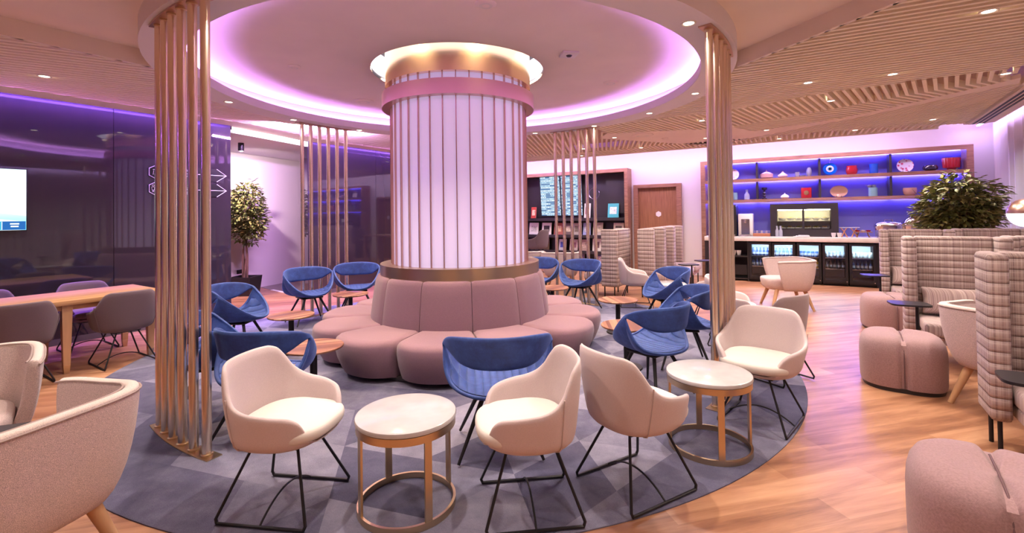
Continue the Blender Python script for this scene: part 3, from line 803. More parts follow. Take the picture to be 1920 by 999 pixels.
# ------------------------------------------------------------------ tables
def walnut(x, y, label, first=[None]):
    g = 'round wooden tables around the banquette'
    if first[0] is None:
        t = thing('pedestal_table', label, 'table', (x, y, .009), R(20), g)
        bm = BM(); lathe(bm, [(0, .405), (.225, .405), (.246, .412), (.250, .420), (.250, .426), (.246, .430), (0, .430)], 64, cap=(False, False)); obj('tabletop', bm, M_strip, t)
        bm = BM(); lathe(bm, [(.030, .012), (.030, .40)], 24); lathe(bm, [(.09, .396), (.09, .405)], 24); obj('pedestal', bm, M_black, t)
        bm = BM(); lathe(bm, [(0, 0), (.15, 0), (.152, .008), (.148, .016), (0, .018)], 48, cap=(False, False)); obj('base', bm, M_black, t)
        first[0] = t; return t
    return dup(first[0], (x, y, .009), R(20)+x, label, g)
walnut(-1.745, 4.10, 'round wooden pedestal table nearest on the left, behind the cream chair')
walnut(-2.565, 5.43, 'round wooden pedestal table on the left between the profile chair and the sideways chair')
walnut(-2.38, 6.88, 'round wooden pedestal table in front of the far left front-facing chair')
walnut(1.36, 6.12, 'round wooden pedestal table on the right, in front of the far profile chair')
walnut(1.13, 4.72, 'round wooden pedestal table on the right, lower and nearer, beside the blue chair back')
walnut(.60, 7.22, 'round wooden pedestal table at the back right, half hidden by the banquette')

def marble(x, y, label, rz, first=[None]):
    g = 'marble topped brass tables'
    if first[0] is None:
        t = thing('marble_table', label, 'table', (x, y, .009), rz, g)
        bm = BM(); lathe(bm, [(0, .462), (.258, .462), (.266, .468), (.268, .478), (.264, .489), (.252, .493), (0, .493)], 80, cap=(False, False)); obj('tabletop', bm, M_marble, t)
        bm = BM(); lathe(bm, [(.250, .425), (.262, .425), (.262, .463), (.250, .463), (.250, .425)], 80, cap=(False, False)); obj('apron_ring', bm, M_brass, t)
        bm = BM(); lathe(bm, [(.245, 0), (.259, 0), (.259, .034), (.245, .034), (.245, 0)], 80, cap=(False, False)); obj('base_ring', bm, M_brass, t)
        for k in range(4):
            a = R(45+90*k); bm = BM(); box(bm, (.252*cos(a), .252*sin(a), .228), (.012, .038, .42), a); obj('leg', bm, M_brass, t, smooth=False)
        first[0] = t; return t
    return dup(first[0], (x, y, .009), rz, label, g)
marble(-.585, 2.545, 'round white marble table on brass legs between the two front cream chairs', R(-8))
marble(1.285, 3.12, 'round white marble table on brass legs at the front right, before the right poles', R(38))
marble(2.36, 7.06, 'round white marble table at the back, beside the far profile chair', R(20))

# long oak table
ot = thing('oak_table', 'long oak dining table along the dark panelling', 'table', (-4.52, 4.75, 0), LA)
bm = BM(); box(bm, (-.95, .45, .722), (3.6, .90, .046), bev=.004); obj('tabletop', bm, M_oak, ot, angle=30)
bm = BM(); box(bm, (-.95, .06, .672), (3.3, .024, .055)); box(bm, (-.95, .84, .672), (3.3, .024, .055)); obj('apron', bm, M_oak, ot, smooth=False)
for lx in (-2.6, .02, .74):
    for ly in (.07, .83):
        bm = BM(); r0, r1 = .042, .027
        loft(bm, [[(lx+sx*r, ly+sy*r, z) for sx, sy in ((-1, -1), (1, -1), (1, 1), (-1, 1))] for r, z in ((r1, .085), (r0, .70))]); lg = obj('leg', bm, M_oakleg, ot, smooth=False)
        bm = BM(); loft(bm, [[(lx+sx*r, ly+sy*r, z) for sx, sy in ((-1, -1), (1, -1), (1, 1), (-1, 1))] for r, z in ((.020, .0), (.0275, .085))]); obj('foot_cap', bm, M_brass, lg, smooth=False)

# ------------------------------------------------------------------ tub armchairs
def make_tub():
    t = thing('tub_armchair', 'x', 'armchair'); K = 1.08
    bm = BM(); rings = []
    N = 60; e = .50
    def pt(a, rx, ry, z, oy=0):
        sx, cy_ = sin(a), -cos(a)
        return Vector((rx*math.copysign(abs(sx)**e, sx), ry*math.copysign(abs(cy_)**e, cy_)+oy, z))
    for j in range(N+1):
        u = j/N*2-1
        r_ = []
        # outer going up, top, inner going down; the front edge leans back towards the floor
        for k, z, th in ((.70, .26, 0), (.80, .30, 0), (.90, .40, 0), (.97, .55, 0), (1.0, .70, 0), (.995, .725, .012), (.965, .735, .035), (.90, .735, .065), (.865, .722, .085), (.84, .68, .09), (.80, .55, .09), (.74, .42, .09), (.62, .32, .09)):
            amax = R(103+13*max(0, (z-.26)/.48))
            r_.append(pt(u*amax, .375*k, .345*k, z-.05*max(0, abs(u)-.55)*(z > .5)))
        rings.append(r_)
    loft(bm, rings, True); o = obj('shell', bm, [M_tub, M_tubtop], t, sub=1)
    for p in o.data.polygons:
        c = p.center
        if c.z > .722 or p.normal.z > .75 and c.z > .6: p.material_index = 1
    # piping lines on both top edges
    for k, z, nm in ((1.004, .716, 'piping'), (.862, .728, 'piping')):
        bm = BM(); am = R(115)
        tube(bm, [pt((i/40*2-1)*am, .375*k, .345*k, z-.05*max(0, abs(i/40*2-1)-.55)) for i in range(41)], .0045, 6); obj(nm, bm, M_piping, t)
    bm = BM(); rr = []
    for z, k in ((.27, .72), (.30, .90), (.40, .98), (.44, .97), (.455, .90), (.46, .5)):
        rr.append([(.27*k*math.copysign(abs(cos(s))**.6, cos(s)), .29*k*math.copysign(abs(sin(s))**.6, sin(s))+.045, z) for s in [2*pi*i/40 for i in range(40)]])
    loft(bm, rr, True); obj('seat', bm, M_tub, t, sub=1)
    for sx in (-1, 1):
        for sy in (-1, 1):
            bm = BM(); tube(bm, [(sx*.19, sy*.18, .30), (sx*.275, sy*.275, .0)], [.030, .017], 16); obj('leg', bm, M_oakleg, t)
    for ch in t.children: ch.data.transform(Matrix.Diagonal((K, K, K, 1)))
    return t
tb = make_tub(); G3 = 'cream tub armchairs'
tb.location = (-2.13, 1.94, 0); tb.rotation_euler = (0, 0, face(166)); tag(tb, 'cream tweed tub armchair nearest at the bottom left', group=G3)
dup(tb, (-3.12, 2.56, 0), face(-46), 'cream tweed tub armchair at the left edge behind the nearest one', G3)
dup(tb, (4.42, 7.62, 0), face(168), 'cream tweed tub armchair standing before the bottle fridges', G3)
dup(tb, (3.88, 3.62, 0), face(22), 'cream tweed tub armchair half hidden behind the nearest plaid high back chair', G3)
dup(tb, (1.0, 9.75, 0), face(80), 'cream tub armchair before the magazine shelf, behind the poles', G3)
dup(tb, (.25, 10.2, 0), face(60), 'cream tub armchair before the magazine shelf, next to the column', G3)
# ------------------------------------------------------------------ poufs (petal blocks with one seam)
M_seamdark = mat('dark_welt', (.15, .085, .09), .9)  # piping colour darkened to stand in for the shade in the seam crease
def make_pouf():
    t = thing('pouf', 'x', 'pouf')
    bm = BM(); rings = []
    prof = [(.90, .030), (.975, .035), (.99, .06), (1.0, .20), (1.0, .29), (.988, .345), (.955, .390), (.89, .424), (.79, .444), (.62, .454), (.38, .459), (.05, .460)]
    def pl(s):
        c, q = cos(s), sin(s)
        x = .305*math.copysign(abs(c)**.62, c); y = .315*math.copysign(abs(q)**.72, q)
        return x, y
    n = 280
    for k, z in prof:
        r_ = []
        for j in range(n):
            x, y = pl(2*pi*(j+.5)/n)
            x *= k; y *= k
            g = exp(-(x/.026)**2)*.036
            l = max(1e-6, sqrt(x*x+y*y))
            r_.append((x, y*(1-g/.315 if z < .42 else 1), z-(g*1.1 if z > .36 else 0)))
        rings.append(r_)
    loft(bm, rings, True); obj('cover', bm, M_mauve2, t)
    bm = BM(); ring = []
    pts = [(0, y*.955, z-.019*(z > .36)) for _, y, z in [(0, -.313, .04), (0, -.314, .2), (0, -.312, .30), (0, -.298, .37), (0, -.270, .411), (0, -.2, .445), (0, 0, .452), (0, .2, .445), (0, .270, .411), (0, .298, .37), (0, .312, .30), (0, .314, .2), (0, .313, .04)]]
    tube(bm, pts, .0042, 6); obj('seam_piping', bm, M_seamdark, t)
    bm = BM(); loft(bm, [[(pl(2*pi*j/48)[0]*.93, pl(2*pi*j/48)[1]*.93, z) for j in range(48)] for z in (0, .034)]); obj('plinth', bm, M_dark, t)
    return t
pf = make_pouf(); G4 = 'mauve poufs along the walkway'
pf.location = (2.05, 2.01, 0); pf.rotation_euler = (0, 0, R(52-90)); tag(pf, 'mauve petal pouf nearest at the bottom right', group=G4)
dup(pf, (3.465, 4.215, 0), R(54-90), 'mauve petal pouf in the middle of the walkway, before the middle plaid chair', G4)
dup(pf, (4.93, 6.16, 0), R(66-90), 'mauve petal pouf farthest back, near the bar', G4)

# ------------------------------------------------------------------ plaid high back lounge chairs
def make_highback():
    t = thing('high_back_chair', 'x', 'armchair'); zt = 1.265
    def slab(pts, nm, z0, z1=zt):
        bm = BM(); prism(bm, pts, z0, z1); return obj(nm, bm, M_plaid, t, bevel=.028, angle=50)
    slab([(-.31, -.11), (.31, -.11), (.31, .0), (-.31, .0)], 'backrest', .20)
    for s in (-1, 1):
        p = [(s*.305, -.11), (s*.41, -.11), (s*.41, .20), (s*.305, .20)]
        slab(p if s > 0 else p[::-1], 'wing', .21)
    bm = BM(); box(bm, (0, .30, .375), (.595, .60, .13), bev=.03); obj('seat', bm, M_plaidseat, t, angle=50)
    bm = BM(); box(bm, (0, .28, .270), (.575, .54, .075), bev=.01); obj('seat_rail', bm, M_plaidseat, t, angle=50)
    for sx, y in ((-.36, -.04), (.36, -.04), (-.36, .15), (.36, .15), (-.26, .53), (.26, .53)):
        bm = BM(); tube(bm, [(sx, y, .245), (sx, y, 0)], .0125, 8); obj('leg', bm, M_black, t)
    return t
def cushion(loc, rz, label, w=.62, hh=.30):
    t = thing('scatter_cushion', label, 'cushion', loc, rz, 'plaid cushions on the high back chairs')
    bm = BM(); n = 14; top = []; g = [[None]*(n+1) for _ in range(n+1)]; g2 = [[None]*(n+1) for _ in range(n+1)]
    for i in range(n+1):
        for j in range(n+1):
            u, v = i/n*2-1, j/n*2-1
            k = ((1-abs(u)**3.0)*(1-abs(v)**3.0))**.5*.075
            x = u*w/2*(1-.05*(1-abs(v))); z = v*hh/2*(1-.05*(1-abs(u)))
            a = bm.verts.new((x, k, z)); g[i][j] = a
            g2[i][j] = a if max(abs(u), abs(v)) > .999 else bm.verts.new((x, -k, z))
    for i in range(n):
        for j in range(n):
            bm.faces.new((g[i][j], g[i+1][j], g[i+1][j+1], g[i][j+1]))
            bm.faces.new((g2[i][j], g2[i][j+1], g2[i+1][j+1], g2[i+1][j]))
    o = obj('cushion_cover', bm, M_plaidseat, t, sub=1); o.rotation_euler = (R(16), 0, 0); o.location = (0, 0, hh/2+.01)
    return t
def swivel_table(x, y, rz, label, z=.64):
    t = thing('swivel_side_table', label, 'side table', (x, y, 0), rz, 'black swivel side tables by the plaid chairs')
    bm = BM(); prism(bm, [(.16*math.copysign(abs(cos(s))**.45, cos(s))-.06, .13*math.copysign(abs(sin(s))**.45, sin(s))) for s in [2*pi*i/40 for i in range(40)]], z-.016, z); obj('tabletop', bm, M_blacksatin, t, angle=30)
    bm = BM(); tube(bm, [(0, 0, .014), (0, 0, z-.014)], .014, 12); obj('post', bm, M_black, t)
    bm = BM(); lathe(bm, [(0, 0), (.13, 0), (.13, .010), (.02, .014)], 32, cap=(False, True)); obj('base', bm, M_black, t)
    return t
G5 = 'plaid high back chairs'
hb = make_highback()
def local(x, y, h, lx, ly, z=0):
    a = face(h); return (x+cos(a)*lx-sin(a)*ly, y+sin(a)*lx+cos(a)*ly, z)
S = [(3.455, 2.92, 237, 'plaid high back chair nearest on the right, cut by the picture edge'), (4.60, 4.91, 235, 'plaid high back chair in the middle right with a long cushion'),
     (5.87, 6.85, 235, 'plaid high back chair at the back right, beside the bar fridges'), (6.82, 6.70, 235, 'plaid high back chair at the back right, below the shrub'),
     (5.46, 4.69, 235, 'plaid high back chair behind the middle one, only its corner showing'),
     (2.02, 8.95, 148, 'plaid high back chair in side view facing the magazine shelf'), (2.62, 9.0, -32, 'plaid high back chair facing the bar, nearest of the group by the door'), (3.06, 9.72, -32, 'plaid high back chair facing the bar, second of the group by the door'), (3.50, 10.44, -32, 'plaid high back chair closest to the closed door')]
for i, (x, y, h, lb) in enumerate(S):
    if i == 0: hb.location = (x, y, 0); hb.rotation_euler = (0, 0, face(h)); tag(hb, lb, group=G5)
    else: dup(hb, (x, y, 0), face(h), lb, G5)
cushion(local(4.60, 4.91, 235, .0, .09, .443), face(235), 'long striped cushion on the middle plaid high back chair', .56, .29)
cushion(local(3.455, 2.92, 237, -.02, .09, .443), face(235), 'striped cushion on the nearest plaid high back chair', .46, .30)
cushion(local(5.87, 6.85, 235, .08, .09, .443), face(235), 'striped cushion on the back right plaid chair beside the fridges', .42, .28)
swivel_table(3.92, 4.57, R(-25), 'small black swivel table by the middle plaid high back chair')
t = swivel_table(2.83, 2.46, R(-35), 'black swivel table by the nearest plaid high back chair')
swivel_table(5.17, 6.62, R(-20), 'small black swivel table by the back right plaid chair beside the fridges')
swivel_table(3.18, 8.35, R(10), 'small black swivel table near the plaid chairs by the door, nearer one')
swivel_table(3.72, 9.0, R(10), 'small black swivel table near the plaid chairs by the door, farther one')
swivel_table(1.45, 9.35, R(90), 'small black swivel table between the magazine shelf and a plaid chair')
# black side table between the two near tub chairs
t = thing('low_side_table', 'dark square side table between the two near tub armchairs', 'side table', (-2.60, 2.25, 0), R(20))
bm = BM(); box(bm, (0, 0, .50), (.34, .34, .022), bev=.004); obj('tabletop', bm, M_dark, t)
bm = BM(); tube(bm, [(0, 0, .01), (0, 0, .49)], .022, 12); obj('post', bm, M_black, t)
bm = BM(); lathe(bm, [(0, 0), (.17, 0), (.17, .012), (.02, .016)], 32, cap=(False, True)); obj('base', bm, M_black, t)
# oak table end with plum chairs at the far back
t = thing('oak_table', 'oak table half hidden behind the column near the magazine shelf', 'table', (-.45, 11.45, 0), BA)
bm = BM(); box(bm, (0, 0, 1.02), (1.5, .7, .05), bev=.004); obj('tabletop', bm, M_oak, t)
for sx in (-1, 1):
    for sy in (-1, 1):
        bm = BM(); box(bm, (sx*.69, sy*.29, .5), (.07, .07, 1.0)); obj('leg', bm, M_oakleg, t, smooth=False)
# plum high stool at that table
bs = thing('bar_stool', 'plum upholstered high stool before the oak table beside the column', 'stool', (.55, 10.80, 0), face(150))
for ch in pc.children:
    n_ = ch.name.split('.')[0]
    if n_ in ('shell', 'seat', 'seam', 'underframe'):
        c = ch.copy(); COL.objects.link(c); c.parent = bs; c.location = (0, 0, .42); c.name = n_
for sx in (-1, 1):
    for sy in (-1, 1): bm = BM(); tube(bm, [(sx*.10, sy*.11, .775), (sx*.21, sy*.21, 0)], .010, 8); obj('leg', bm, M_black, bs)
bm = BM(); tube(bm, [(.178, .178, .24), (.178, -.178, .24), (-.178, -.178, .24), (-.178, .178, .24)], .007, 8, closed=True); obj('foot_ring', bm, M_black, bs)
# globe lamp
def lamp(x, y, z, label):
    t = thing('globe_lamp', label, 'lamp', (x, y, 0), 0, 'globe lamps with bronze caps')
    bm = BM(); lathe(bm, [(0, 0), (.14, 0), (.14, .012), (.015, .018)], 32, cap=(False, True)); obj('base', bm, M_bronze, t)
    bm = BM(); tube(bm, [(0, 0, .01), (0, 0, z-.14), ], .009, 10); obj('pole', bm, M_bronze, t)
    bm = BM(); lathe(bm, [(.15*cos(R(a)), z+.15*sin(R(a))) for a in range(-88, 1, 8)], 32, cap=(True, False)); obj('glass_globe', bm, M_glow, t)
    bm = BM(); lathe(bm, [(.153*cos(R(a)), z+.153*sin(R(a))) for a in range(-2, 89, 6)], 32, cap=(False, True)); obj('bronze_cap', bm, M_bronze, t)
    return t
lamp(5.50, 5.02, 1.50, 'floor lamp with a half bronze, half glowing globe at the right edge')

# ------------------------------------------------------------------ plants
def leaf_cluster(bm, c, n, rx, rz, size, taper=0, seed=1):
    rnd = random.Random(seed)
    for i in range(n):
        while True:
            p = Vector((rnd.uniform(-1, 1), rnd.uniform(-1, 1), rnd.uniform(-1, 1)))
            if .25 < p.length < 1: break
        lump = 1+.22*sin(p.x*5+seed)*cos(p.z*4+p.y*3)
        q = Vector((p.x*rx*lump, p.y*rx*lump, p.z*rz*lump))
        d = Vector((p.x+rnd.uniform(-.5, .5), p.y+rnd.uniform(-.5, .5), rnd.uniform(-.5, .35))).normalized()
        s = d.cross(Vector((rnd.uniform(-.4, .4), rnd.uniform(-.4, .4), 1))).normalized()
        u = s.cross(d); L = size*rnd.uniform(.7, 1.3); W = L*.23
        b = Vector(c)+q
        pts = [b, b+d*L*.35+s*W+u*L*.03, b+d*L*.75+s*W*.7, b+d*L-u*L*.12, b+d*L*.75-s*W*.7, b+d*L*.35-s*W+u*L*.03]
        vs = [bm.verts.new(v) for v in pts]
        m_ = bm.verts.new(b+d*L*.5-u*L*.05)
        mi = 1 if rnd.random() < .4 else 0
        for k in range(6):
            f = bm.faces.new((vs[k], vs[(k+1) % 6], m_)); f.material_index = mi
def branches(bm, base, top, n, spread, seed, r=.012):
    rnd = random.Random(seed)
    for i in range(n):
        a = rnd.uniform(0, 2*pi); k = rnd.uniform(.35, 1)
        e = Vector(top)+Vector((cos(a)*spread*k, sin(a)*spread*k, rnd.uniform(-.1, .35)))
        m = Vector(base).lerp(e, .55)+Vector((0, 0, rnd.uniform(0, .12)))
        tube(bm, [base, m, e], [r, r*.7, r*.3], 6)
t = thing('potted_tree', 'slim potted tree in a black pot by the corridor', 'plant', (-5.47, 9.60, 0))
bm = BM(); loft(bm, [[(sx*r, sy*r, z) for sx, sy in ((-1, -1), (1, -1), (1, 1), (-1, 1))] for r, z in ((.19, 0), (.23, .38), (.205, .38), (.20, .33))], True, (True, True)); obj('pot', bm, M_blacksatin, t, smooth=False)
bm = BM()
for k in range(4): tube(bm, [(.04*cos(k*1.6), .04*sin(k*1.6), .33), (.05*cos(k*1.6+1), .05*sin(k*1.6+1), .8), (.03*cos(k*1.6+2), .03*sin(k*1.6+2), 1.3)], [.022, .018, .014], 8)
branches(bm, (0, 0, 1.15), (0, 0, 1.75), 26, .34, 4); obj('trunk', bm, M_trunk, t)
bm = BM(); leaf_cluster(bm, (0, 0, 1.68), 1900, .36, .62, .105, seed=3); leaf_cluster(bm, (.24, -.12, 1.42), 420, .26, .30, .10, seed=9); obj('foliage', bm, [M_leaf, M_leaf2], t, smooth=False)
t = thing('potted_shrub', 'wide leafy indoor shrub behind the rear plaid chairs', 'plant', (7.22, 7.59, 0))
bm = BM(); lathe(bm, [(.22, 0), (.28, .5), (.255, .5), (.25, .45), (0, .45)], 32, cap=(True, False)); obj('pot', bm, M_blacksatin, t)
bm = BM(); tube(bm, [(0, 0, .44), (.02, .01, 1.2)], [.035, .025], 8); branches(bm, (0, 0, .9), (0, 0, 1.6), 30, .6, 6); obj('trunk', bm, M_trunk, t)
bm = BM(); leaf_cluster(bm, (0, 0, 1.62), 2200, .51, .47, .12, seed=5); leaf_cluster(bm, (-.18, .1, 1.30), 600, .36, .34, .115, seed=8); leaf_cluster(bm, (.14, 0, 1.42), 520, .46, .30, .115, seed=11); obj('foliage', bm, [M_leaf3, M_leaf4], t, smooth=False)
# ------------------------------------------------------------------ things fixed to the back wall: local x along the wall, local -y into the room
def onwall(name, label, cat, s, z=0, d=0, group=None): return thing(name, label, cat, BW(s, d, z), BA, group)
def part(nm, par, c, sz, m, bev=0, smooth=False):
    bm = BM(); box(bm, c, sz); return obj(nm, bm, m, par, smooth=smooth or bev > 0, bevel=bev, angle=30)
# door
dr = onwall('door_1', None, None, -3.02); tag(dr, kind='structure')
part('door_leaf', dr, (0, -.012, 1.11), (.97, .03, 2.22), M_doorwood)
for sx in (-1, 1): part('door_casing', dr, (sx*.545, -.045, 1.15), (.115, .13, 2.30), M_walnutframe)
part('door_casing', dr, (0, -.045, 2.26), (.98, .13, .085), M_walnutframe)
bm = BM(); prism(bm, [(.075*cos(R(30+60*k)), .075*sin(R(30+60*k))) for k in range(6)], 0, .006)
hx = obj('hexagon_plate', bm, M_paper, dr, smooth=False); hx.rotation_euler = (R(90), 0, 0); hx.location = (.02, -.028, 1.53)
bm = BM(); tube(bm, [(.40, -.03, 1.05), (.40, -.075, 1.05), (.29, -.075, 1.05)], .010, 10); obj('handle', bm, M_chrome, dr)

# magazine shelf with the flight screens
ms = onwall('magazine_shelf', 'tall dark magazine shelf in a walnut frame beside the door', 'shelf', -5.25)
x0, x1 = -1.70, 1.55
part('side_frame', ms, (x1-.045, -.18, 1.37), (.09, .36, 2.74), M_walnutframe); part('side_frame', ms, (x0+.045, -.18, 1.37), (.09, .36, 2.74), M_walnutframe)
part('top_frame', ms, ((x0+x1)/2, -.18, 2.695), (x1-x0-.18, .36, .09), M_walnutframe)
part('back_panel', ms, ((x0+x1)/2, -.02, 1.33), (x1-x0-.18, .03, 2.64), M_dark)
part('display_panel', ms, (1.16, -.10, 2.10), (.56, .05, 1.08), M_dark)
SH = (1.44, .97, .53, .10)
for z in SH: part('shelf', ms, ((x0+x1)/2, -.17, z-.03), (x1-x0-.18, .30, .075), M_dark)
def screen_mat(name, kind):
    m = bpy.data.materials.new(name); m.use_nodes = True; t = NT(m); t.n.remove(t.n['Principled BSDF'])
    tc = t.new('ShaderNodeTexCoord'); sp = t.new('ShaderNodeSeparateXYZ'); t.link(tc.outputs['Object'], sp.inputs[0])
    x, z = sp.outputs[0], sp.outputs[2]
    if kind == 'flights':
        row = t.math('FRACT', t.math('MULTIPLY', z, 21)); rowi = t.math('FLOOR', t.math('MULTIPLY', z, 21))
        line = t.math('GREATER_THAN', row, .84)
        cell = t.math('FLOOR', t.math('MULTIPLY', x, 64))
        cv = t.new('ShaderNodeCombineXYZ'); t.link(cell, cv.inputs[0]); t.link(rowi, cv.inputs[1])
        w = t.new('ShaderNodeTexWhiteNoise', noise_dimensions='2D'); t.link(cv.outputs[0], w.inputs['Vector'])
        glyph = t.math('MULTIPLY', t.math('GREATER_THAN', w.outputs['Value'], .48), t.math('LESS_THAN', t.math('ABSOLUTE', t.math('SUBTRACT', row, .42)), .20))
        c3 = t.math('FLOOR', t.math('MULTIPLY', x, 7)); cv2 = t.new('ShaderNodeCombineXYZ'); t.link(c3, cv2.inputs[0]); t.link(rowi, cv2.inputs[1]); cv2.inputs[2].default_value = 3
        w2 = t.new('ShaderNodeTexWhiteNoise', noise_dimensions='3D'); t.link(cv2.outputs[0], w2.inputs['Vector'])
        badge = t.math('MULTIPLY', t.math('GREATER_THAN', w2.outputs['Value'], .74), t.math('LESS_THAN', t.math('ABSOLUTE', t.math('SUBTRACT', row, .42)), .34))
        c = t.mix(t.math('GREATER_THAN', t.math('FRACT', t.math('MULTIPLY', z, 10.5)), .5), (.50, .72, .90), (.72, .86, .98))
        c = t.mix(badge, c, (.10, .20, .42)); c = t.mix(t.math('MULTIPLY', glyph, .8), c, (.08, .16, .30)); c = t.mix(line, c, (.10, .16, .24))
        s = 1.1
    else:  # news picture
        c = t.ramp(t.math('ADD', t.math('MULTIPLY', z, 1.0), .5), [(.0, (.22, .70, .86)), (.28, (.42, .80, .92)), (.42, (.86, .94, .97)), (.75, (.80, .92, .97)), (1, (.62, .84, .95))])
        wv = t.math('SINE', t.math('ADD', t.math('MULTIPLY', z, 60), t.math('MULTIPLY', x, 9)))
        st = t.math('MULTIPLY', t.math('GREATER_THAN', wv, .45), t.math('LESS_THAN', z, -.12))
        c = t.mix(t.math('MULTIPLY', st, .6), c, (.95, .98, 1.0))
        s = 1.35
    e = t.new('ShaderNodeEmission'); t.link(c, e.inputs[0]); e.inputs[1].default_value = s
    t.link(e.outputs[0], t.n['Material Output'].inputs[0]); return m
M_flights = screen_mat('flight_screen', 'flights'); M_news = screen_mat('news_screen', 'news')
for k, (s, lb) in enumerate(((-.80, 'left one'), (-.135, 'right one'))):
    t = onwall('flight_monitor', 'tall flight information monitor above the magazines, '+lb, 'monitor', -5.25+s, 2.085, .10, 'flight monitors')
    part('bezel', t, (0, 0, 0), (.66, .06, 1.16), M_blacksatin); part('screen', t, (0, -.033, 0), (.62, .004, 1.12), M_flights)
    t.rotation_euler = (R(5), 0, BA)
# round black wall clock on the dark panel
t = onwall('wall_clock', 'round black clock ring beside the flight monitors', 'clock', -4.72, 2.12, .10)
bm = BM(); tube(bm, [(.15*cos(a), 0, .15*sin(a)) for a in [2*pi*i/32 for i in range(32)]], .006, 6, closed=True); obj('ring', bm, M_chrome, t)
bm = BM(); box(bm, (0, 0, .05), (.008, .006, .10)); box(bm, (.04, 0, 0), (.09, .006, .008)); obj('hand', bm, M_chrome, t, smooth=False)

# books and magazines, face out
def book(s, zb, w, h, cover, pic, lb, first={}):
    t = onwall('book', lb, 'book', -5.25+s, zb, .215, 'books and magazines on the dark shelf')
    t.rotation_euler = (R(-9), 0, BA)
    bm = BM(); box(bm, (0, 0, h/2), (w-.008, .016, h-.01)); obj('pages', bm, M_paper, t, smooth=False)
    mm = MATS.get('c%s' % (cover,)) or mat('c%s' % (cover,), lin(cover), .5); MATS['c%s' % (cover,)] = mm
    mp = MATS.get('c%s' % (pic,)) or mat('c%s' % (pic,), lin(pic), .5, noise=(22, .5)); MATS['c%s' % (pic,)] = mp
    bm = BM(); box(bm, (0, -.010, h/2), (w, .004, h)); box(bm, (0, .010, h/2), (w, .004, h)); obj('cover', bm, mm, t, smooth=False)
    bm = BM(); box(bm, (0, -.0125, h*.5), (w*.62, .002, h*.5)); obj('cover_picture', bm, mp, t, smooth=False)
    return t
B = [(-1.32, 0, .16, .33, (188, 74, 60), (226, 200, 170), 'narrow red book on the top ledge left of the flight monitors'),
     (.36, 0, .18, .40, (226, 214, 206), (150, 70, 80), 'tall pale book with a dark red figure on the top ledge, behind the brass poles'),
     (1.10, 0, .30, .38, (70, 168, 178), (214, 222, 220), 'teal travel book standing alone on the top ledge at the right'),
     (-1.32, 1, .30, .34, (232, 230, 228), (200, 198, 200), 'white magazine with grey title at the left end of the second ledge'),
     (-.90, 1, .30, .34, (236, 234, 232), (60, 52, 52), 'white magazine with a dark centre picture on the second ledge'),
     (-.52, 1, .28, .33, (170, 96, 84), (222, 178, 150), 'reddish magazine on the second ledge behind the first pole'),
     (-.20, 1, .26, .33, (104, 90, 84), (210, 196, 184), 'brown magazine with a pale portrait on the second ledge'),
     (.06, 1, .24, .33, (170, 160, 150), (120, 108, 100), 'grey magazine on the second ledge behind the middle poles'),
     (.34, 1, .22, .33, (150, 160, 204), (190, 194, 220), 'lilac blue magazine on the second ledge'),
     (.66, 1, .28, .34, (186, 172, 160), (206, 192, 180), 'beige magazine on the second ledge right of the poles'),
     (1.24, 1, .28, .33, (218, 206, 200), (90, 80, 84), 'patterned black and white magazine at the right end of the second ledge'),
     (-.96, 2, .27, .33, (92, 74, 46), (190, 150, 112), 'golden brown magazine with a portrait on the third ledge'),
     (-.40, 2, .22, .31, (206, 206, 222), (74, 84, 170), 'white magazine with a blue round motif on the third ledge'),
     (-.06, 2, .24, .31, (196, 178, 176), (140, 96, 110), 'pinkish patterned magazine on the third ledge'),
     (.26, 2, .26, .31, (176, 150, 142), (200, 180, 170), 'dusty pink magazine on the third ledge behind the poles'),
     (.62, 2, .24, .34, (230, 226, 224), (120, 92, 100), 'white magazine with a sketch on the third ledge'),
     (1.16, 2, .28, .34, (92, 66, 56), (214, 140, 106), 'dark magazine with an orange hand picture at the right end of the third ledge'),
     (.78, 3, .42, .38, (92, 84, 150), (206, 190, 210), 'large violet mountain magazine on the bottom ledge'),
     (.10, 3, .30, .34, (120, 110, 140), (190, 180, 190), 'grey violet magazine on the bottom ledge behind the poles')]
for b_ in B: book(b_[0], SH[b_[1]]+.012, *b_[2:])

# ------------------------------------------------------------------ bar: walnut display shelf, stone counter, fridges
ds = onwall('display_shelf', 'long walnut framed display shelf glowing blue above the bar counter', 'shelf', 0)
part('side_post', ds, (-1.86, -.18, 1.385), (.10, .36, 2.77), M_walnutframe); part('side_post', ds, (2.865, -.18, 1.385), (.10, .36, 2.77), M_walnutframe)
bm = BM(); box(bm, (.50, -.18, 2.752), (4.63, .36, .036)); box(bm, (.50, -.345, 2.71), (4.63, .03, .06)); obj('top_frame', bm, M_walnutframe, ds, smooth=False)
M_backp = mat('pale_back_panel', (.17, .16, .50), .5)
part('back_panel', ds, (.50, -.015, 1.75), (4.63, .02, 1.90), M_backp)
for z in (2.27, 1.80):
    bm = BM(); box(bm, (.50, -.18, z+.021), (4.63, .34, .033)); box(bm, (.50, -.335, z-.017), (4.63, .03, .042)); obj('shelf', bm, M_walnutframe, ds, smooth=False)
for s in (-.71, .49, 1.69):
    for z0, z1 in ((2.3075, 2.68), (1.8375, 2.2325)): part('divider', ds, (s, -.16, (z0+z1)/2), (.04, .30, z1-z0), M_dark)
for z, h in ((2.728, 1), (2.2675, 1), (1.7975, 1)):
    for a, b in ((-1.80, -.74), (-.68, .46), (.52, 1.66), (1.72, 2.80)):
        bm = BM(); box(bm, ((a+b)/2, -.045, z), (b-a, .018, .012)); obj('led_strip', bm, M_led_blue, ds, smooth=False)
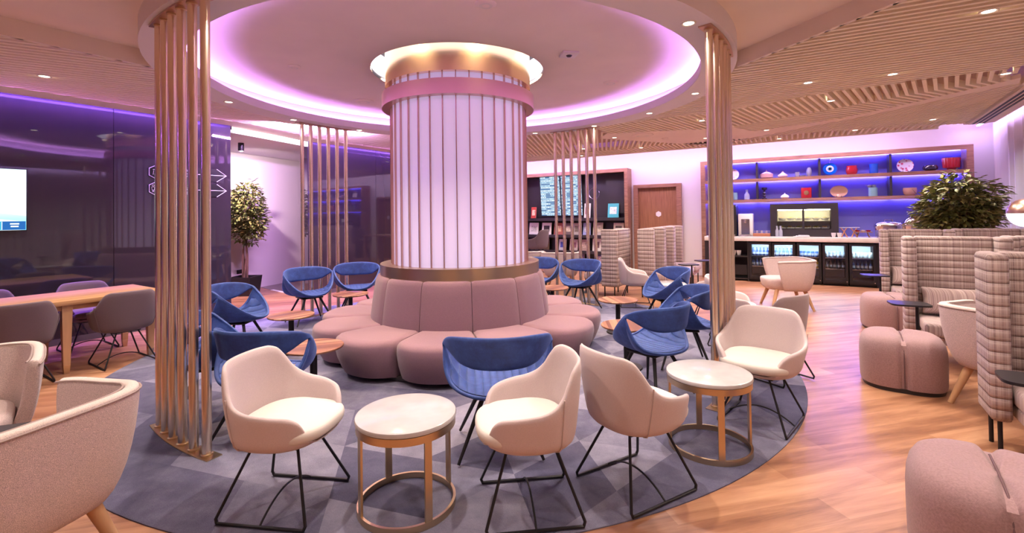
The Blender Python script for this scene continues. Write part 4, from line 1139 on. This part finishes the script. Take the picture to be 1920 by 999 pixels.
# counter
ct = onwall('bar_counter', 'long pale stone bar worktop on the fridge line', 'counter', 0)
part('worktop', ct, (.5025, -.35, .95), (4.61, .66, .10), M_counter, bev=.006)
part('carcass', ct, (1.90, -.30, .45), (1.02, .58, .89), M_dark); part('carcass', ct, (-1.78, -.30, .45), (.06, .58, .89), M_dark)
cab = onwall('open_cabinet', 'open black cabinet with white cups left of the fridges', 'cabinet', -1.30)
for sx in (-.43, .40): part('side_panel', cab, (sx, -.32, .45), (.03, .58, .88), M_dark)
for z in (.05, .55): part('shelf', cab, (-.015, -.32, z), (.80, .56, .03), M_dark)
part('back_panel', cab, (-.015, -.05, .45), (.80, .02, .86), M_dark)
part('drawer', cab, (-.015, -.60, .25), (.78, .02, .22), M_blacksatin); 
cup0 = None
def lathe_thing(nm, prof, m, label, cat, s, z, d, group=None, seg=24, scale=1, tilt=0):
    bm = BM(); lathe(bm, prof, seg, cap=(True, False)); o = obj(nm, bm, m, loc=BW(s, d, z), rz=BA); 
    return tag(o, label, cat, group)
for k in range(5):
    lathe_thing('cup', [(0, 0), (.034, 0), (.046, .05), (.052, .11), (.048, .11), (.042, .05), (.02, .012)], M_porc, 'white cup on the open cabinet shelf left of the fridges', 'cup', -1.52+.105*k, .567, .46, 'white cups in the open cabinet')
# fridges
def fridge(s, label, first=[None]):
    if first[0] is not None: return dup(first[0], BW(s, 0, 0), BA, label, 'glass door bottle fridges')
    t = onwall('bottle_fridge', label, 'fridge', s, 0, 0, 'glass door bottle fridges'); w = .44
    for sx in (-1, 1): part('side_panel', t, (sx*(w/2-.012), -.33, .455), (.024, .58, .83), M_blacksatin)
    part('top_panel', t, (0, -.33, .865), (w-.05, .58, .024), M_blacksatin); part('bottom_panel', t, (0, -.33, .085), (w-.05, .58, .09), M_blacksatin)
    part('plinth', t, (0, -.31, .02), (w-.02, .50, .04), M_black)
    part('back_panel', t, (0, -.05, .49), (w-.05, .012, .72), mat('fridge_lining', (.74, .80, .84), .4))
    part('light_strip', t, (0, -.60, .838), (w-.08, .016, .014), emis('fridge_light', (.72, .90, 1.0), 240))
    for z in (.34, .57): part('shelf', t, (0, -.32, z), (w-.054, .48, .012), M_chrome)
    fr = bm = BM(); fw = .046
    for sx in (-1, 1): box(bm, (sx*(w/2-fw/2-.003), -.645, .475), (fw, .03, .80))
    box(bm, (0, -.645, .875-fw/2), (w-2*fw, .03, fw)); box(bm, (0, -.645, .10), (w-2*fw, .03, .05)); dr = obj('door', bm, M_blacksatin, t, smooth=False)
    part('pane', dr, (0, -.645, .48), (w-2*fw, .006, .74), M_glass)
    bm = BM(); lathe(bm, [(0, 0), (.009, 0), (.009, .012), (0, .012)], 12); k = obj('lock', bm, M_chrome, dr); k.rotation_euler = (R(90), 0, 0); k.location = (w/2-.03, -.66, .10)
    first[0] = t; return t
FS = (-.66, -.21, .255, .71, 1.165)
for s, lb in zip(FS, ('first from the open cabinet', 'second from the open cabinet', 'middle one, with yellow bottles', 'fourth from the open cabinet', 'rightmost, beside the plaid chair')): fridge(s, 'black bottle fridge with a glass door, '+lb)
bprof = [(0, 0), (.026, 0), (.029, .006), (.029, .095), (.024, .115), (.011, .14), (.010, .165), (.012, .168), (.012, .180), (0, .182)]
cprof = [(0, 0), (.030, 0), (.032, .006), (.032, .112), (.026, .122), (0, .122)]
def bottle(prof, colr, label, s, z, d, group, store={}):
    k = (len(prof), colr)
    if k not in store:
        mm = mat('drink_%d' % len(store), colr, .15, coat=.4); ml = mat('label_%d' % len(store), tuple(min(1, c*.4+.42) for c in colr), .6)
        bm = BM(); lathe(bm, prof, 14); o = obj('bottle' if prof is bprof else 'drink_can', bm, mm)
        r = prof[2][0]; bm = BM(); lathe(bm, [(r+.0006, .035), (r+.0006, .08)], 14, cap=(False, False)); obj('label_band', bm, ml, o)
        store[k] = o; o.location = BW(s, d, z); o.rotation_euler = (0, 0, BA); return tag(o, label, 'bottle' if prof is bprof else 'can', group)
    return dup(store[k], BW(s, d, z), BA, label, group)
cfg = [(bprof, (.06, .10, .34), 'dark blue bottle on the upper shelf of the first fridge'), (bprof, (.10, .18, .42), 'blue bottle on the upper shelf of the second fridge'), (cprof, (.05, .12, .34), 'blue can pack on the upper shelf of the middle fridge'),
       (cprof, (.22, .26, .34), 'grey can on the upper shelf of the fourth fridge'), (cprof, (.55, .60, .55), 'pale can on the upper shelf of the rightmost fridge')]
cfg2 = [(bprof, (.05, .07, .22), 'navy bottle on the lower shelf of the first fridge'), (bprof, (.08, .14, .36), 'blue bottle on the lower shelf of the second fridge'), (bprof, (.72, .46, .04), 'yellow juice bottle on the lower shelf of the middle fridge'),
        (bprof, (.11, .06, .05), 'brown bottle on the lower shelf of the fourth fridge'), (bprof, (.03, .05, .14), 'dark bottle with white label on the lower shelf of the rightmost fridge')]
for i, s in enumerate(FS):
    for k in range(5):
        p, c, lb = cfg[i]; bottle(p, c, lb, s-.14+.07*k, .577, .52, lb.split(' on ')[0]+'s of fridge')
        p, c, lb = cfg2[i]; bottle(p, c, lb, s-.14+.07*k, .347, .52, lb.split(' on ')[0]+'s of fridge')
# refrigerated food display on the counter
fd = onwall('food_display', 'black refrigerated food display with two lit windows on the bar', 'display case', .17, 1.0)
for sx in (-1, 1): part('side_panel', fd, (sx*.56, -.24, .36), (.13, .40, .72), M_dark)
part('top_panel', fd, (0, -.24, .655), (.99, .40, .13), M_dark); part('bottom_panel', fd, (0, -.24, .09), (.99, .40, .16), M_dark)
part('back_panel', fd, (0, -.05, .38), (.99, .02, .44), mat('display_lining', (.80, .74, .60), .5)); part('mullion', fd, (0, -.43, .38), (.04, .02, .44), M_dark)
part('shelf', fd, (0, -.22, .34), (.98, .30, .012), M_paper)
part('light_strip', fd, (0, -.41, .580), (.96, .02, .016), emis('display_light', (1.0, .82, .50), 70))
for sx in (-1, 1): part('pane', fd, (sx*.255, -.437, .38), (.47, .006, .44), M_glass)
bowlp = [(0, .01), (.03, 0), (.04, .004), (.068, .035), (.076, .06), (.071, .06), (.055, .03), (.0, .012)]
M_salad = mat('salad', (.45, .42, .08), .7, noise=(60, .6)); M_pastry = mat('pastry', (.62, .36, .12), .7, noise=(50, .4))
for k in range(6):
    x = -.40+.16*k
    t = onwall('food_bowl', 'white bowl of food on the upper shelf of the lit display', 'bowl', .17+x, 1.347, .24, 'food bowls in the lit display')
    bm = BM(); lathe(bm, bowlp, 20, cap=(False, False)); obj('bowl', bm, M_porc, t)
    bm = BM(); lathe(bm, [(.062, .046), (.04, .066), (0, .074)], 16, cap=(False, True)); obj('food', bm, M_salad if k % 2 else M_pastry, t)
    t = onwall('food_tray', 'small filled tray on the bottom of the lit display', 'tray', .17+x, 1.172, .26, 'food trays in the lit display')
    bm = BM(); box(bm, (0, 0, .015), (.13, .18, .03), bev=.006); obj('tray', bm, M_porc, t)
    bm = BM(); 
    for q in range(6): lathe(bm, [(.024, 0), (.022, .02), (0, .032)], 10, (random.uniform(-.04, .04), -.06+.024*q, .03), cap=(False, True))
    obj('food', bm, M_pastry if k % 2 else M_salad, t)

# things on the shelves
Z1, Z2 = 2.3085, 1.8385
G_pink = glassware('pink_glass', (.70, .40, .38), .75); G_clear = glassware('clear_glass', (.72, .78, .86), .4); G_amber = glassware('amber_glass', (.62, .36, .26), .8)
G_red = glassware('red_glass', (.42, .015, .03), .9); G_blue = glassware('blue_glass', (.02, .10, .50), .85); G_teal = glassware('teal_glass', (.28, .50, .54), .8); G_dark = glassware('dark_glass', (.03, .02, .05), .95)
M_grey = mat('grey_ceramic', (.26, .26, .32), .4); M_gold2 = mat('matte_gold', (.50, .34, .20), .4, metal=1)
def vase(nm, prof, m, lb, cat, s, z, d=.20): return lathe_thing(nm, prof, m, lb, cat, s, z, d)
def plate(nm, lb, s, z, r, m, rx=1.0, cat='plate'):
    t = onwall(nm, lb, cat, s, z, .17); t.rotation_euler = (R(-8), 0, BA)
    bm = BM(); lathe(bm, [(0, 0), (r*.6, 0), (r, .022), (r, .028), (r*.6, .010), (0, .010)], 40, cap=(False, False)); o = obj('disc', bm, m, t); o.rotation_euler = (R(90), 0, 0); o.location = (0, 0, r); o.scale = (rx, 1, 1)
    bm = BM(); tube(bm, [(-.04, .06, 0), (-.04, -.03, .004), (-.04, -.03, .03)], .004, 6); tube(bm, [(.04, .06, 0), (.04, -.03, .004), (.04, -.03, .03)], .004, 6); obj('stand', bm, M_dark, t)
    return t
def mottled(name, a, b, sc):
    m = bpy.data.materials.new(name); m.use_nodes = True; t = NT(m); p = t.n['Principled BSDF']
    tc = t.new('ShaderNodeTexCoord'); v = t.new('ShaderNodeTexVoronoi'); v.inputs['Scale'].default_value = sc; t.link(tc.outputs['Object'], v.inputs['Vector'])
    t.link(t.ramp(v.outputs['Distance'], [(.25, a), (.42, b)]), p.inputs['Base Color']); p.inputs['Roughness'].default_value = .2; return m
M_mott = mottled('red_white_glaze', (.62, .06, .16), (.86, .78, .84), 16); M_mott2 = mottled('lilac_white_glaze', (.55, .45, .62), (.86, .80, .84), 14)
plate('patterned_plate', 'round lilac and white patterned plate leftmost on the top bar shelf', -1.22, Z1, .13, M_mott2)
vase('lidded_bowl', [(0, 0), (.07, 0), (.13, .02), (.135, .10), (.10, .125), (.05, .15), (.012, .16), (.016, .18), (0, .19)], G_pink, 'pink ribbed glass bowl with a lid on the top bar shelf', 'bowl', -.52, Z1)
vase('lidded_bowl', [(0, 0), (.06, 0), (.10, .03), (.10, .06), (.06, .09), (.02, .12), (.022, .14), (0, .15)], glassware('blush_glass', (.80, .62, .60), .8), 'smaller blush glass bowl with a pointed lid on the top bar shelf', 'bowl', -.20, Z1)
vase('small_cup', [(0, 0), (.035, 0), (.045, .05), (.042, .11), (.037, .11), (.036, .02), (0, .015)], M_grey, 'small grey cup on the top bar shelf', 'cup', .08, Z1)
vase('low_dish', [(0, 0), (.05, 0), (.065, .03), (.06, .03), (.04, .012), (0, .01)], M_grey, 'low grey dish beside the small cup on the top bar shelf', 'dish', .18, Z1)
vase('oval_vase', [(0, 0), (.03, 0), (.05, .06), (.052, .12), (.035, .18), (.02, .20), (0, .20)], M_grey, 'slim grey oval vase left of the divider on the top bar shelf', 'vase', .30, Z1)
t = onwall('eye_ornament', 'round blue eye ornament hanging from a hook on the top bar shelf', 'ornament', .68, Z1+.145, .19)
for nm, r0, r1, dy, cc in (('blue_disc', 0, .128, 0, (4, 96, 200)), ('white_ring', 0, .070, -.008, (238, 240, 245)), ('sky_ring', 0, .044, -.013, (120, 180, 224)), ('pupil', 0, .028, -.018, (10, 10, 20))):
    bm = BM(); lathe(bm, [(0, 0), (r1, 0), (r1*.97, .010), (0, .014)], 40, cap=(False, False)); o = obj(nm, bm, mat('eye_'+nm, lin(cc), .12, coat=.4), t); o.rotation_euler = (R(90), 0, 0); o.location = (0, dy, 0)
bm = BM(); tube(bm, [(0, -.005, .125), (0, -.005, .17), (.012, -.005, .19), (0, -.005, .205), (-.012, -.005, .19)], .006, 6); obj('hanger', bm, M_chrome, t)
vase('red_jar', [(0, 0), (.075, 0), (.10, .04), (.105, .11), (.09, .15), (.095, .185), (.085, .185), (.08, .14), (.09, .10), (.07, .02), (0, .015)], G_red, 'small red glass jar beside the blue eye ornament', 'jar', 1.06, Z1)
vase('blue_tumbler', [(0, 0), (.070, 0), (.076, .05), (.072, .10), (.078, .20), (.070, .20), (.064, .04), (0, .02)], G_blue, 'blue glass tumbler left of the third divider on the top bar shelf', 'vase', 1.43, Z1)
plate('patterned_plate', 'round red and white patterned plate on the top bar shelf', 1.94, Z1, .135, M_mott)
vase('dark_bowl', [(0, 0), (.06, 0), (.115, .03), (.12, .07), (.10, .11), (.09, .11), (.10, .06), (.05, .015), (0, .012)], G_dark, 'squat black glass bowl on the top bar shelf', 'bowl', 2.32, Z1)
bm = BM(); rings = []
for z, k in ((0, .45), (.03, .5), (.045, .95), (.22, 1.06), (.235, 1.0), (.06, .88)): rings.append([(.13*k*(1+.035*cos(18*a))*cos(a), .10*k*(1+.035*cos(18*a))*sin(a), z) for a in [2*pi*i/108 for i in range(108)]])
loft(bm, rings, True, (True, True)); tag(obj('ribbed_vase', bm, G_red, loc=BW(2.63, .20, Z1), rz=BA), 'large red ribbed vase at the right end of the top bar shelf', 'vase')
vase('teal_glass', [(0, 0), (.05, 0), (.055, .10), (.05, .17), (.045, .17), (.04, .03), (0, .02)], G_teal, 'teal glass tumbler at the left end of the lower bar shelf, by the poles', 'glass', -1.18, Z2)
vase('glass_bottle', [(0, 0), (.055, 0), (.06, .05), (.055, .12), (.025, .16), (.025, .20), (.035, .205), (.03, .23), (0, .235)], G_clear, 'clear stoppered glass bottle on the lower bar shelf', 'bottle', -.93, Z2)
vase('candlestick', [(0, 0), (.05, 0), (.05, .02), (.02, .04), (.04, .07), (.02, .10), (.045, .13), (.02, .16), (.02, .20), (.055, .22), (.055, .26), (0, .26)], G_dark, 'black turned candlestick on the lower bar shelf', 'candlestick', -.57, Z2)
vase('lidded_bowl', [(0, 0), (.06, 0), (.085, .03), (.08, .06), (.04, .09), (.012, .10), (.014, .12), (0, .125)], M_porc, 'small white lidded bowl on the lower bar shelf', 'bowl', -.17, Z2)
bm = BM(); box(bm, (0, 0, .115), (.20, .12, .23), bev=.02); k = tag(obj('red_box', bm, G_red, loc=BW(.24, .20, Z2), rz=BA), 'square dark red lacquer box with a round boss on the lower bar shelf', 'box')
bm = BM(); lathe(bm, [(0, 0), (.05, 0), (.04, .012), (0, .016)], 24, cap=(False, False)); o = obj('boss', bm, M_gold2, k); o.rotation_euler = (R(90), 0, 0); o.location = (0, -.06, .115)
plate('oval_plate', 'oval pink glass plate standing on the lower bar shelf', .83, Z2, .125, G_amber, 1.25)
t = onwall('elephant_vase', 'teal glass vase with small figures on its rim on the lower bar shelf', 'vase', 1.41, Z2, .20)
bm = BM(); lathe(bm, [(0, 0), (.075, 0), (.08, .02), (.078, .18), (.072, .18), (.07, .02), (0, .015)], 24, cap=(True, False)); obj('body', bm, G_teal, t)
bm = BM()
for q in (-.055, .02): 
    lathe(bm, [(0, 0), (.03, .005), (.04, .03), (.028, .058), (0, .064)], 12, (q, 0, .18), cap=(False, False)); tube(bm, [(q-.03, 0, .215), (q-.06, -.01, .235), (q-.075, -.01, .225)], [.012, .007, .004], 6)
obj('rim_figure', bm, M_grey, t)
vase('amber_bowl', [(0, 0), (.07, 0), (.10, .03), (.115, .10), (.11, .15), (.10, .15), (.10, .09), (.06, .015), (0, .012)], G_amber, 'amber cut glass bowl right of the third divider on the lower bar shelf', 'bowl', 2.00, Z2)
vase('dark_bowl', [(0, 0), (.06, 0), (.09, .04), (.095, .12), (.085, .12), (.07, .03), (0, .012)], G_dark, 'dark glass pot on the lower bar shelf behind the shrub', 'pot', 2.45, Z2)

# things on the counter
Zc = 1.0005
t = onwall('coffee_machine', 'tall dark coffee machine at the left end of the bar by the poles', 'coffee machine', -1.28, Zc, .36)
part('body', t, (0, 0, .36), (.30, .42, .72), M_blacksatin, bev=.012); part('screen_panel', t, (0, -.213, .54), (.24, .008, .22), M_dark); part('spout', t, (0, -.23, .36), (.10, .07, .06), M_chrome, bev=.006); part('drip_tray', t, (0, -.25, .03), (.26, .12, .04), M_chrome, bev=.004)
t = onwall('juice_dispenser', 'white and steel drink dispenser beside the coffee machine', 'dispenser', -.95, Zc, .34)
part('body', t, (0, 0, .26), (.30, .34, .50), M_porc, bev=.014); part('recess', t, (0, -.172, .22), (.17, .006, .34), M_chrome); part('drip_tray', t, (0, -.19, .02), (.22, .06, .03), M_chrome, bev=.004); part('tap', t, (0, -.19, .34), (.05, .05, .07), M_chrome, bev=.006)
t = onwall('sachet_box', 'wooden box of sachets and pods on the bar', 'box', -.628, Zc, .46)
part('tray', t, (0, 0, .035), (.34, .22, .07), mat('red_wood', (.34, .14, .07), .5), bev=.004)
for k in range(7): part('sachet', t, (-.14+.047*k, .02, .095), (.036, .12, .06), mat('sachet_%d' % k, [(.2, .2, .45), (.42, .36, .5), (.16, .15, .34), (.5, .46, .55)][k % 4], .5))
for q, lb in ((-.325, 'left one of two clear bottles before the lit food display'), (-.255, 'right one of two clear bottles before the lit food display')):
    lathe_thing('water_bottle', [(0, 0), (.032, 0), (.034, .02), (.034, .13), (.016, .18), (.015, .21), (.019, .212), (.019, .235), (0, .235)], G_clear, lb, 'bottle', q, Zc, .56)
t = onwall('folded_napkins', 'pile of folded white napkins on the bar before the lit display', 'napkins', .13, Zc, .60); tag(t, None)
for k in range(3):
    bm = BM(); box(bm, (.02*k, 0, .008+.013*k), (.30-.06*k, .16-.02*k, .012), R(6*k), bev=.003); obj('napkin', bm, M_paper, t)
for q, lb in ((.70, 'left one of two cups right of the lit food display'), (.80, 'right one of two cups right of the lit food display')):
    lathe_thing('tea_cup', [(0, 0), (.028, 0), (.040, .05), (.044, .09), (.040, .09), (.034, .04), (0, .012)], M_porc, lb, 'cup', q, Zc, .52)
t = onwall('crossed_stand', 'orange wooden crossed stand carrying a glass tray on the bar', 'stand', .97, Zc, .46); M_orange = mat('orange_wood', (.55, .22, .08), .5)
for sx in (-.085, .085):
    for q in (-1, 1):
        bm = BM(); tube(bm, [(sx-.05*q, -.06, .0), (sx, 0, .11), (sx+.05*q, .06, .19)], .011, 8); obj('leg', bm, M_orange, t)
part('tray', t, (0, 0, .20), (.34, .22, .016), G_clear, bev=.004)
t = onwall('fruit_stand', 'low red stand with small dishes on the bar', 'stand', 1.20, Zc, .46)
for q in range(4):
    a = R(45+90*q); bm = BM(); tube(bm, [(.15*cos(a), .09*sin(a), 0), (.10*cos(a), .06*sin(a), .10)], .009, 8); obj('leg', bm, M_walnutframe, t)
part('tray', t, (0, 0, .108), (.30, .20, .016), M_walnutframe, bev=.004)
for q in range(3): bm = BM(); lathe(bm, [(0, 0), (.03, 0), (.045, .03), (0, .036)], 16, (-.09+.09*q, 0, .117), cap=(True, False)); obj('dish', bm, [G_red, M_porc, G_red][q], t)
def chafing(s, lb, w, dome):
    t = onwall('chafing_dish', lb, 'chafing dish', s, Zc, .42, 'steel chafing dishes on the bar')
    for sx in (-1, 1):
        for sy in (-1, 1): bm = BM(); tube(bm, [(sx*w*.42, sy*.13, 0), (sx*w*.40, sy*.13, .20)], .008, 8); obj('leg', bm, M_chrome, t)
    bm = BM(); pr = [(1.0, .15), (1.04, .21), (1.06, .23)]; loft(bm, [[(w/2*k*math.copysign(abs(cos(a))**.6, cos(a)), .17*k*math.copysign(abs(sin(a))**.6, sin(a)), z) for a in [2*pi*i/40 for i in range(40)]] for k, z in pr]); obj('pan', bm, M_chrome, t)
    bm = BM(); loft(bm, [[(w/2*k*math.copysign(abs(cos(a))**.7, cos(a)), .17*k*math.copysign(abs(sin(a))**.7, sin(a)), .232+dome*z) for a in [2*pi*i/40 for i in range(40)]] for k, z in ((1.04, 0), (1.0, .35), (.88, .65), (.65, .86), (.35, .97), (.05, 1))]); l = obj('lid', bm, M_chrome, t)
    bm = BM(); tube(bm, [(-.07, 0, .215+dome), (-.06, 0, .265+dome), (.06, 0, .265+dome), (.07, 0, .215+dome)], .008, 8); obj('handle', bm, M_chrome, l)
chafing(1.62, 'low steel chafing dish left of the domed one on the bar', .46, .09); chafing(2.08, 'domed round steel chafing dish behind the rear plaid chair', .48, .19); chafing(2.60, 'low steel chafing dish at the right end of the bar behind the shrub', .40, .09)

# ------------------------------------------------------------------ left wall: television and direction sign
tv = thing('television', 'wall television showing a pale blue news picture on the dark panelling', 'television', LW(-1.33, .04, 1.815), LA)
part('bezel', tv, (0, 0, 0), (1.30, .05, .745), M_blacksatin, bev=.006); part('screen', tv, (0, -.027, 0), (1.275, .004, .718), M_news)
def decal(nm, c, sz, m): return part(nm, tv, c, sz, m)
E_blue = emis('screen_blue', (.03, .16, .50), 1.0); E_white = emis('screen_white', (.9, .95, 1), 1.3); E_suit = emis('screen_suit', (.02, .07, .26), .8); E_skin = emis('screen_skin', (.62, .36, .28), .9); E_teal = emis('screen_teal', (.06, .45, .66), 1.1)
decal('ticker_band', (0, -.030, -.305), (1.27, .003, .10), E_teal); decal('ticker_block', (.535, -.0315, -.305), (.19, .003, .10), E_blue); decal('ticker_divider', (.437, -.0325, -.305), (.006, .003, .09), E_white)
for q, (w_, z_) in enumerate(((.20, -.285), (.13, -.318))): decal('ticker_line', (.42-w_/2-.01, -.033, z_), (w_, .003, .016), E_white)
for q, z_ in enumerate((-.285, -.315)): decal('ticker_line', (.54, -.033, z_), (.075-.01*q, .003, .016), E_white)
bm = BM(); lathe(bm, [(0, 0), (.085, 0), (.085, .003), (0, .003)], 28, cap=(False, False)); o = obj('presenter_head', bm, E_skin, tv); o.rotation_euler = (R(90), 0, 0); o.location = (.11, -.029, .09); o.scale = (.8, 1.1, 1)
bm = BM(); prism(bm, [(-.22, 0), (.28, 0), (.27, .03), (.18, .075), (.10, .10), (-.05, .10), (-.18, .06)], 0, .003); o = obj('presenter_suit', bm, E_suit, tv, smooth=False); o.rotation_euler = (R(90), 0, 0); o.location = (.09, -.0295, -.085)
M_signw = mat('sign_white', (.80, .80, .80), .5); M_signb = mat('sign_black', (.008, .008, .010), .35)
def sign(zc, top, bottom, label, icon):
    t = thing('direction_sign', label, 'sign', LW(1.06, .0, zc), LA, 'arrow signs on the dark panelling')
    bm = BM(); prism(bm, [(-.51, -.055), (-.42, -.10), (.40, -.10), (.53, 0), (.40, .10), (-.42, .10), (-.51, .055)], 0, .010); o = obj('plate', bm, M_signb, t, smooth=False); o.rotation_euler = (R(90), 0, 0)
    bm = BM()
    def ln(pts, r=.0045, cl=False): tube(bm, [(x, -.012, z) for x, z in pts], r, 6, closed=cl)
    ln([(-.50+.0, -.05), (-.42, -.095), (-.34, -.05), (-.34, .05), (-.42, .095), (-.50, .05)], cl=True); obj('hexagon_outline', bm, M_signw, t)
    bm = BM(); ln([(-.34, 0), (.545, 0)]); ln([(.40, .10), (.545, 0), (.40, -.10)]); obj('arrow', bm, M_signw, t)
    bm = BM(); icon(ln); obj('icon', bm, M_signw, t)
    for txt, z in ((top, .022), (bottom, -.072)):
        text_obj('lettering', txt, .062, M_signw, t, Matrix.Translation((-.20, -.0105, z)) @ Matrix.Rotation(pi/2, 4, 'X'))
def shower(ln):
    ln([(-.455, .035), (-.395, .035)]); ln([(-.425, .035), (-.425, .055), (-.385, .055)])
    for q in range(3): ln([(-.445+.02*q, .02), (-.452+.02*q, -.04)], .003)
def people(ln):
    for x in (-.452, -.388):
        ln([(x+.013*cos(a), .042+.013*sin(a)) for a in [2*pi*i/10 for i in range(10)]], .0025, True)
        ln([(x, .028), (x-.022, -.02), (x+.022, -.02)] if x > -.42 else [(x-.018, .02), (x-.014, -.02), (x+.014, -.02), (x+.018, .02)], .003, True); ln([(x-.007, -.02), (x-.007, -.05)], .003); ln([(x+.007, -.02), (x+.007, -.05)], .003)
sign(2.245, 'DU\u015eLAR', 'SHOWER', 'upper black arrow sign with a shower icon behind the left brass poles', shower)
sign(2.005, 'TUVALET', 'RESTROOM', 'lower black arrow sign with people icon behind the left brass poles', people)
# corridor spot
t = thing('ceiling_spot', 'black cylindrical ceiling spotlight in the corridor', 'spotlight', (-5.05, 8.75, 2.97))
bm = BM(); lathe(bm, [(.05, -.15), (.05, 0)], 24, cap=(False, True)); obj('body', bm, M_black, t)
bm = BM(); lathe(bm, [(0, -.135), (.045, -.135)], 24, cap=(False, False)); obj('lens', bm, M_lens, t)
l = bpy.data.lights.new('spot_lamp', 'SPOT'); l.energy = 330; l.color = (1.0, .74, .80); l.spot_size = R(120); l.spot_blend = .5; l.shadow_soft_size = .04
o = bpy.data.objects.new('spot_lamp', l); COL.objects.link(o); o.parent = t; o.location = (0, 0, -.16)
dv = (Vector((-5.45, 10.6, 1.1))-Vector((-5.05, 8.75, 2.8))).normalized(); o.rotation_euler = dv.to_track_quat('-Z', 'Y').to_euler()
# ------------------------------------------------------------------ camera, world, view
cam = bpy.data.cameras.new('camera'); co = bpy.data.objects.new('camera', cam); COL.objects.link(co); scn.camera = co
f_px, hy, pitch, roll = 879.5, -108.72, -.014446, -.013807
cam.sensor_fit = 'HORIZONTAL'; cam.sensor_width = 36; cam.lens = f_px/1920*36
cam.shift_x = 0; cam.shift_y = hy/1920
cam.clip_start = .05; cam.clip_end = 100
fwd = Vector((0, cos(pitch), -sin(pitch))); up = Vector((0, sin(pitch), cos(pitch))); rt = Vector((1, 0, 0))
r2 = rt*cos(roll)-up*-sin(roll)*-1 if False else rt*cos(roll)+up*(-sin(roll))*-1
# image x' = cos*x - sin*y, y' = sin*x + cos*y (y down)
rx = rt*cos(roll)+up*sin(roll); uy = up*cos(roll)-rt*sin(roll)
co.matrix_world = Matrix(((rx.x, uy.x, -fwd.x, 0), (rx.y, uy.y, -fwd.y, 0), (rx.z, uy.z, -fwd.z, 1.55), (0, 0, 0, 1)))
w = bpy.data.worlds.new('world'); scn.world = w; w.use_nodes = True
w.node_tree.nodes['Background'].inputs[0].default_value = (.9, .8, .85, 1); w.node_tree.nodes['Background'].inputs[1].default_value = .05
scn.view_settings.view_transform = 'Standard'; scn.view_settings.look = 'None'; scn.view_settings.gamma = 1; scn.view_settings.use_curve_mapping = False
scn.view_settings.exposure = 0.18
cy = scn.cycles
cy.use_denoising = True; cy.denoiser = 'OPENIMAGEDENOISE'; cy.denoising_input_passes = 'RGB_ALBEDO_NORMAL'; cy.denoising_prefilter = 'ACCURATE'; cy.max_bounces = 8; cy.diffuse_bounces = 5; cy.glossy_bounces = 4; cy.transmission_bounces = 4; cy.transparent_max_bounces = 12
cy.sample_clamp_indirect = 4; cy.sample_clamp_direct = 0; cy.caustics_reflective = False; cy.caustics_refractive = False; cy.blur_glossy = 0
cy.use_adaptive_sampling = True; cy.adaptive_threshold = .02
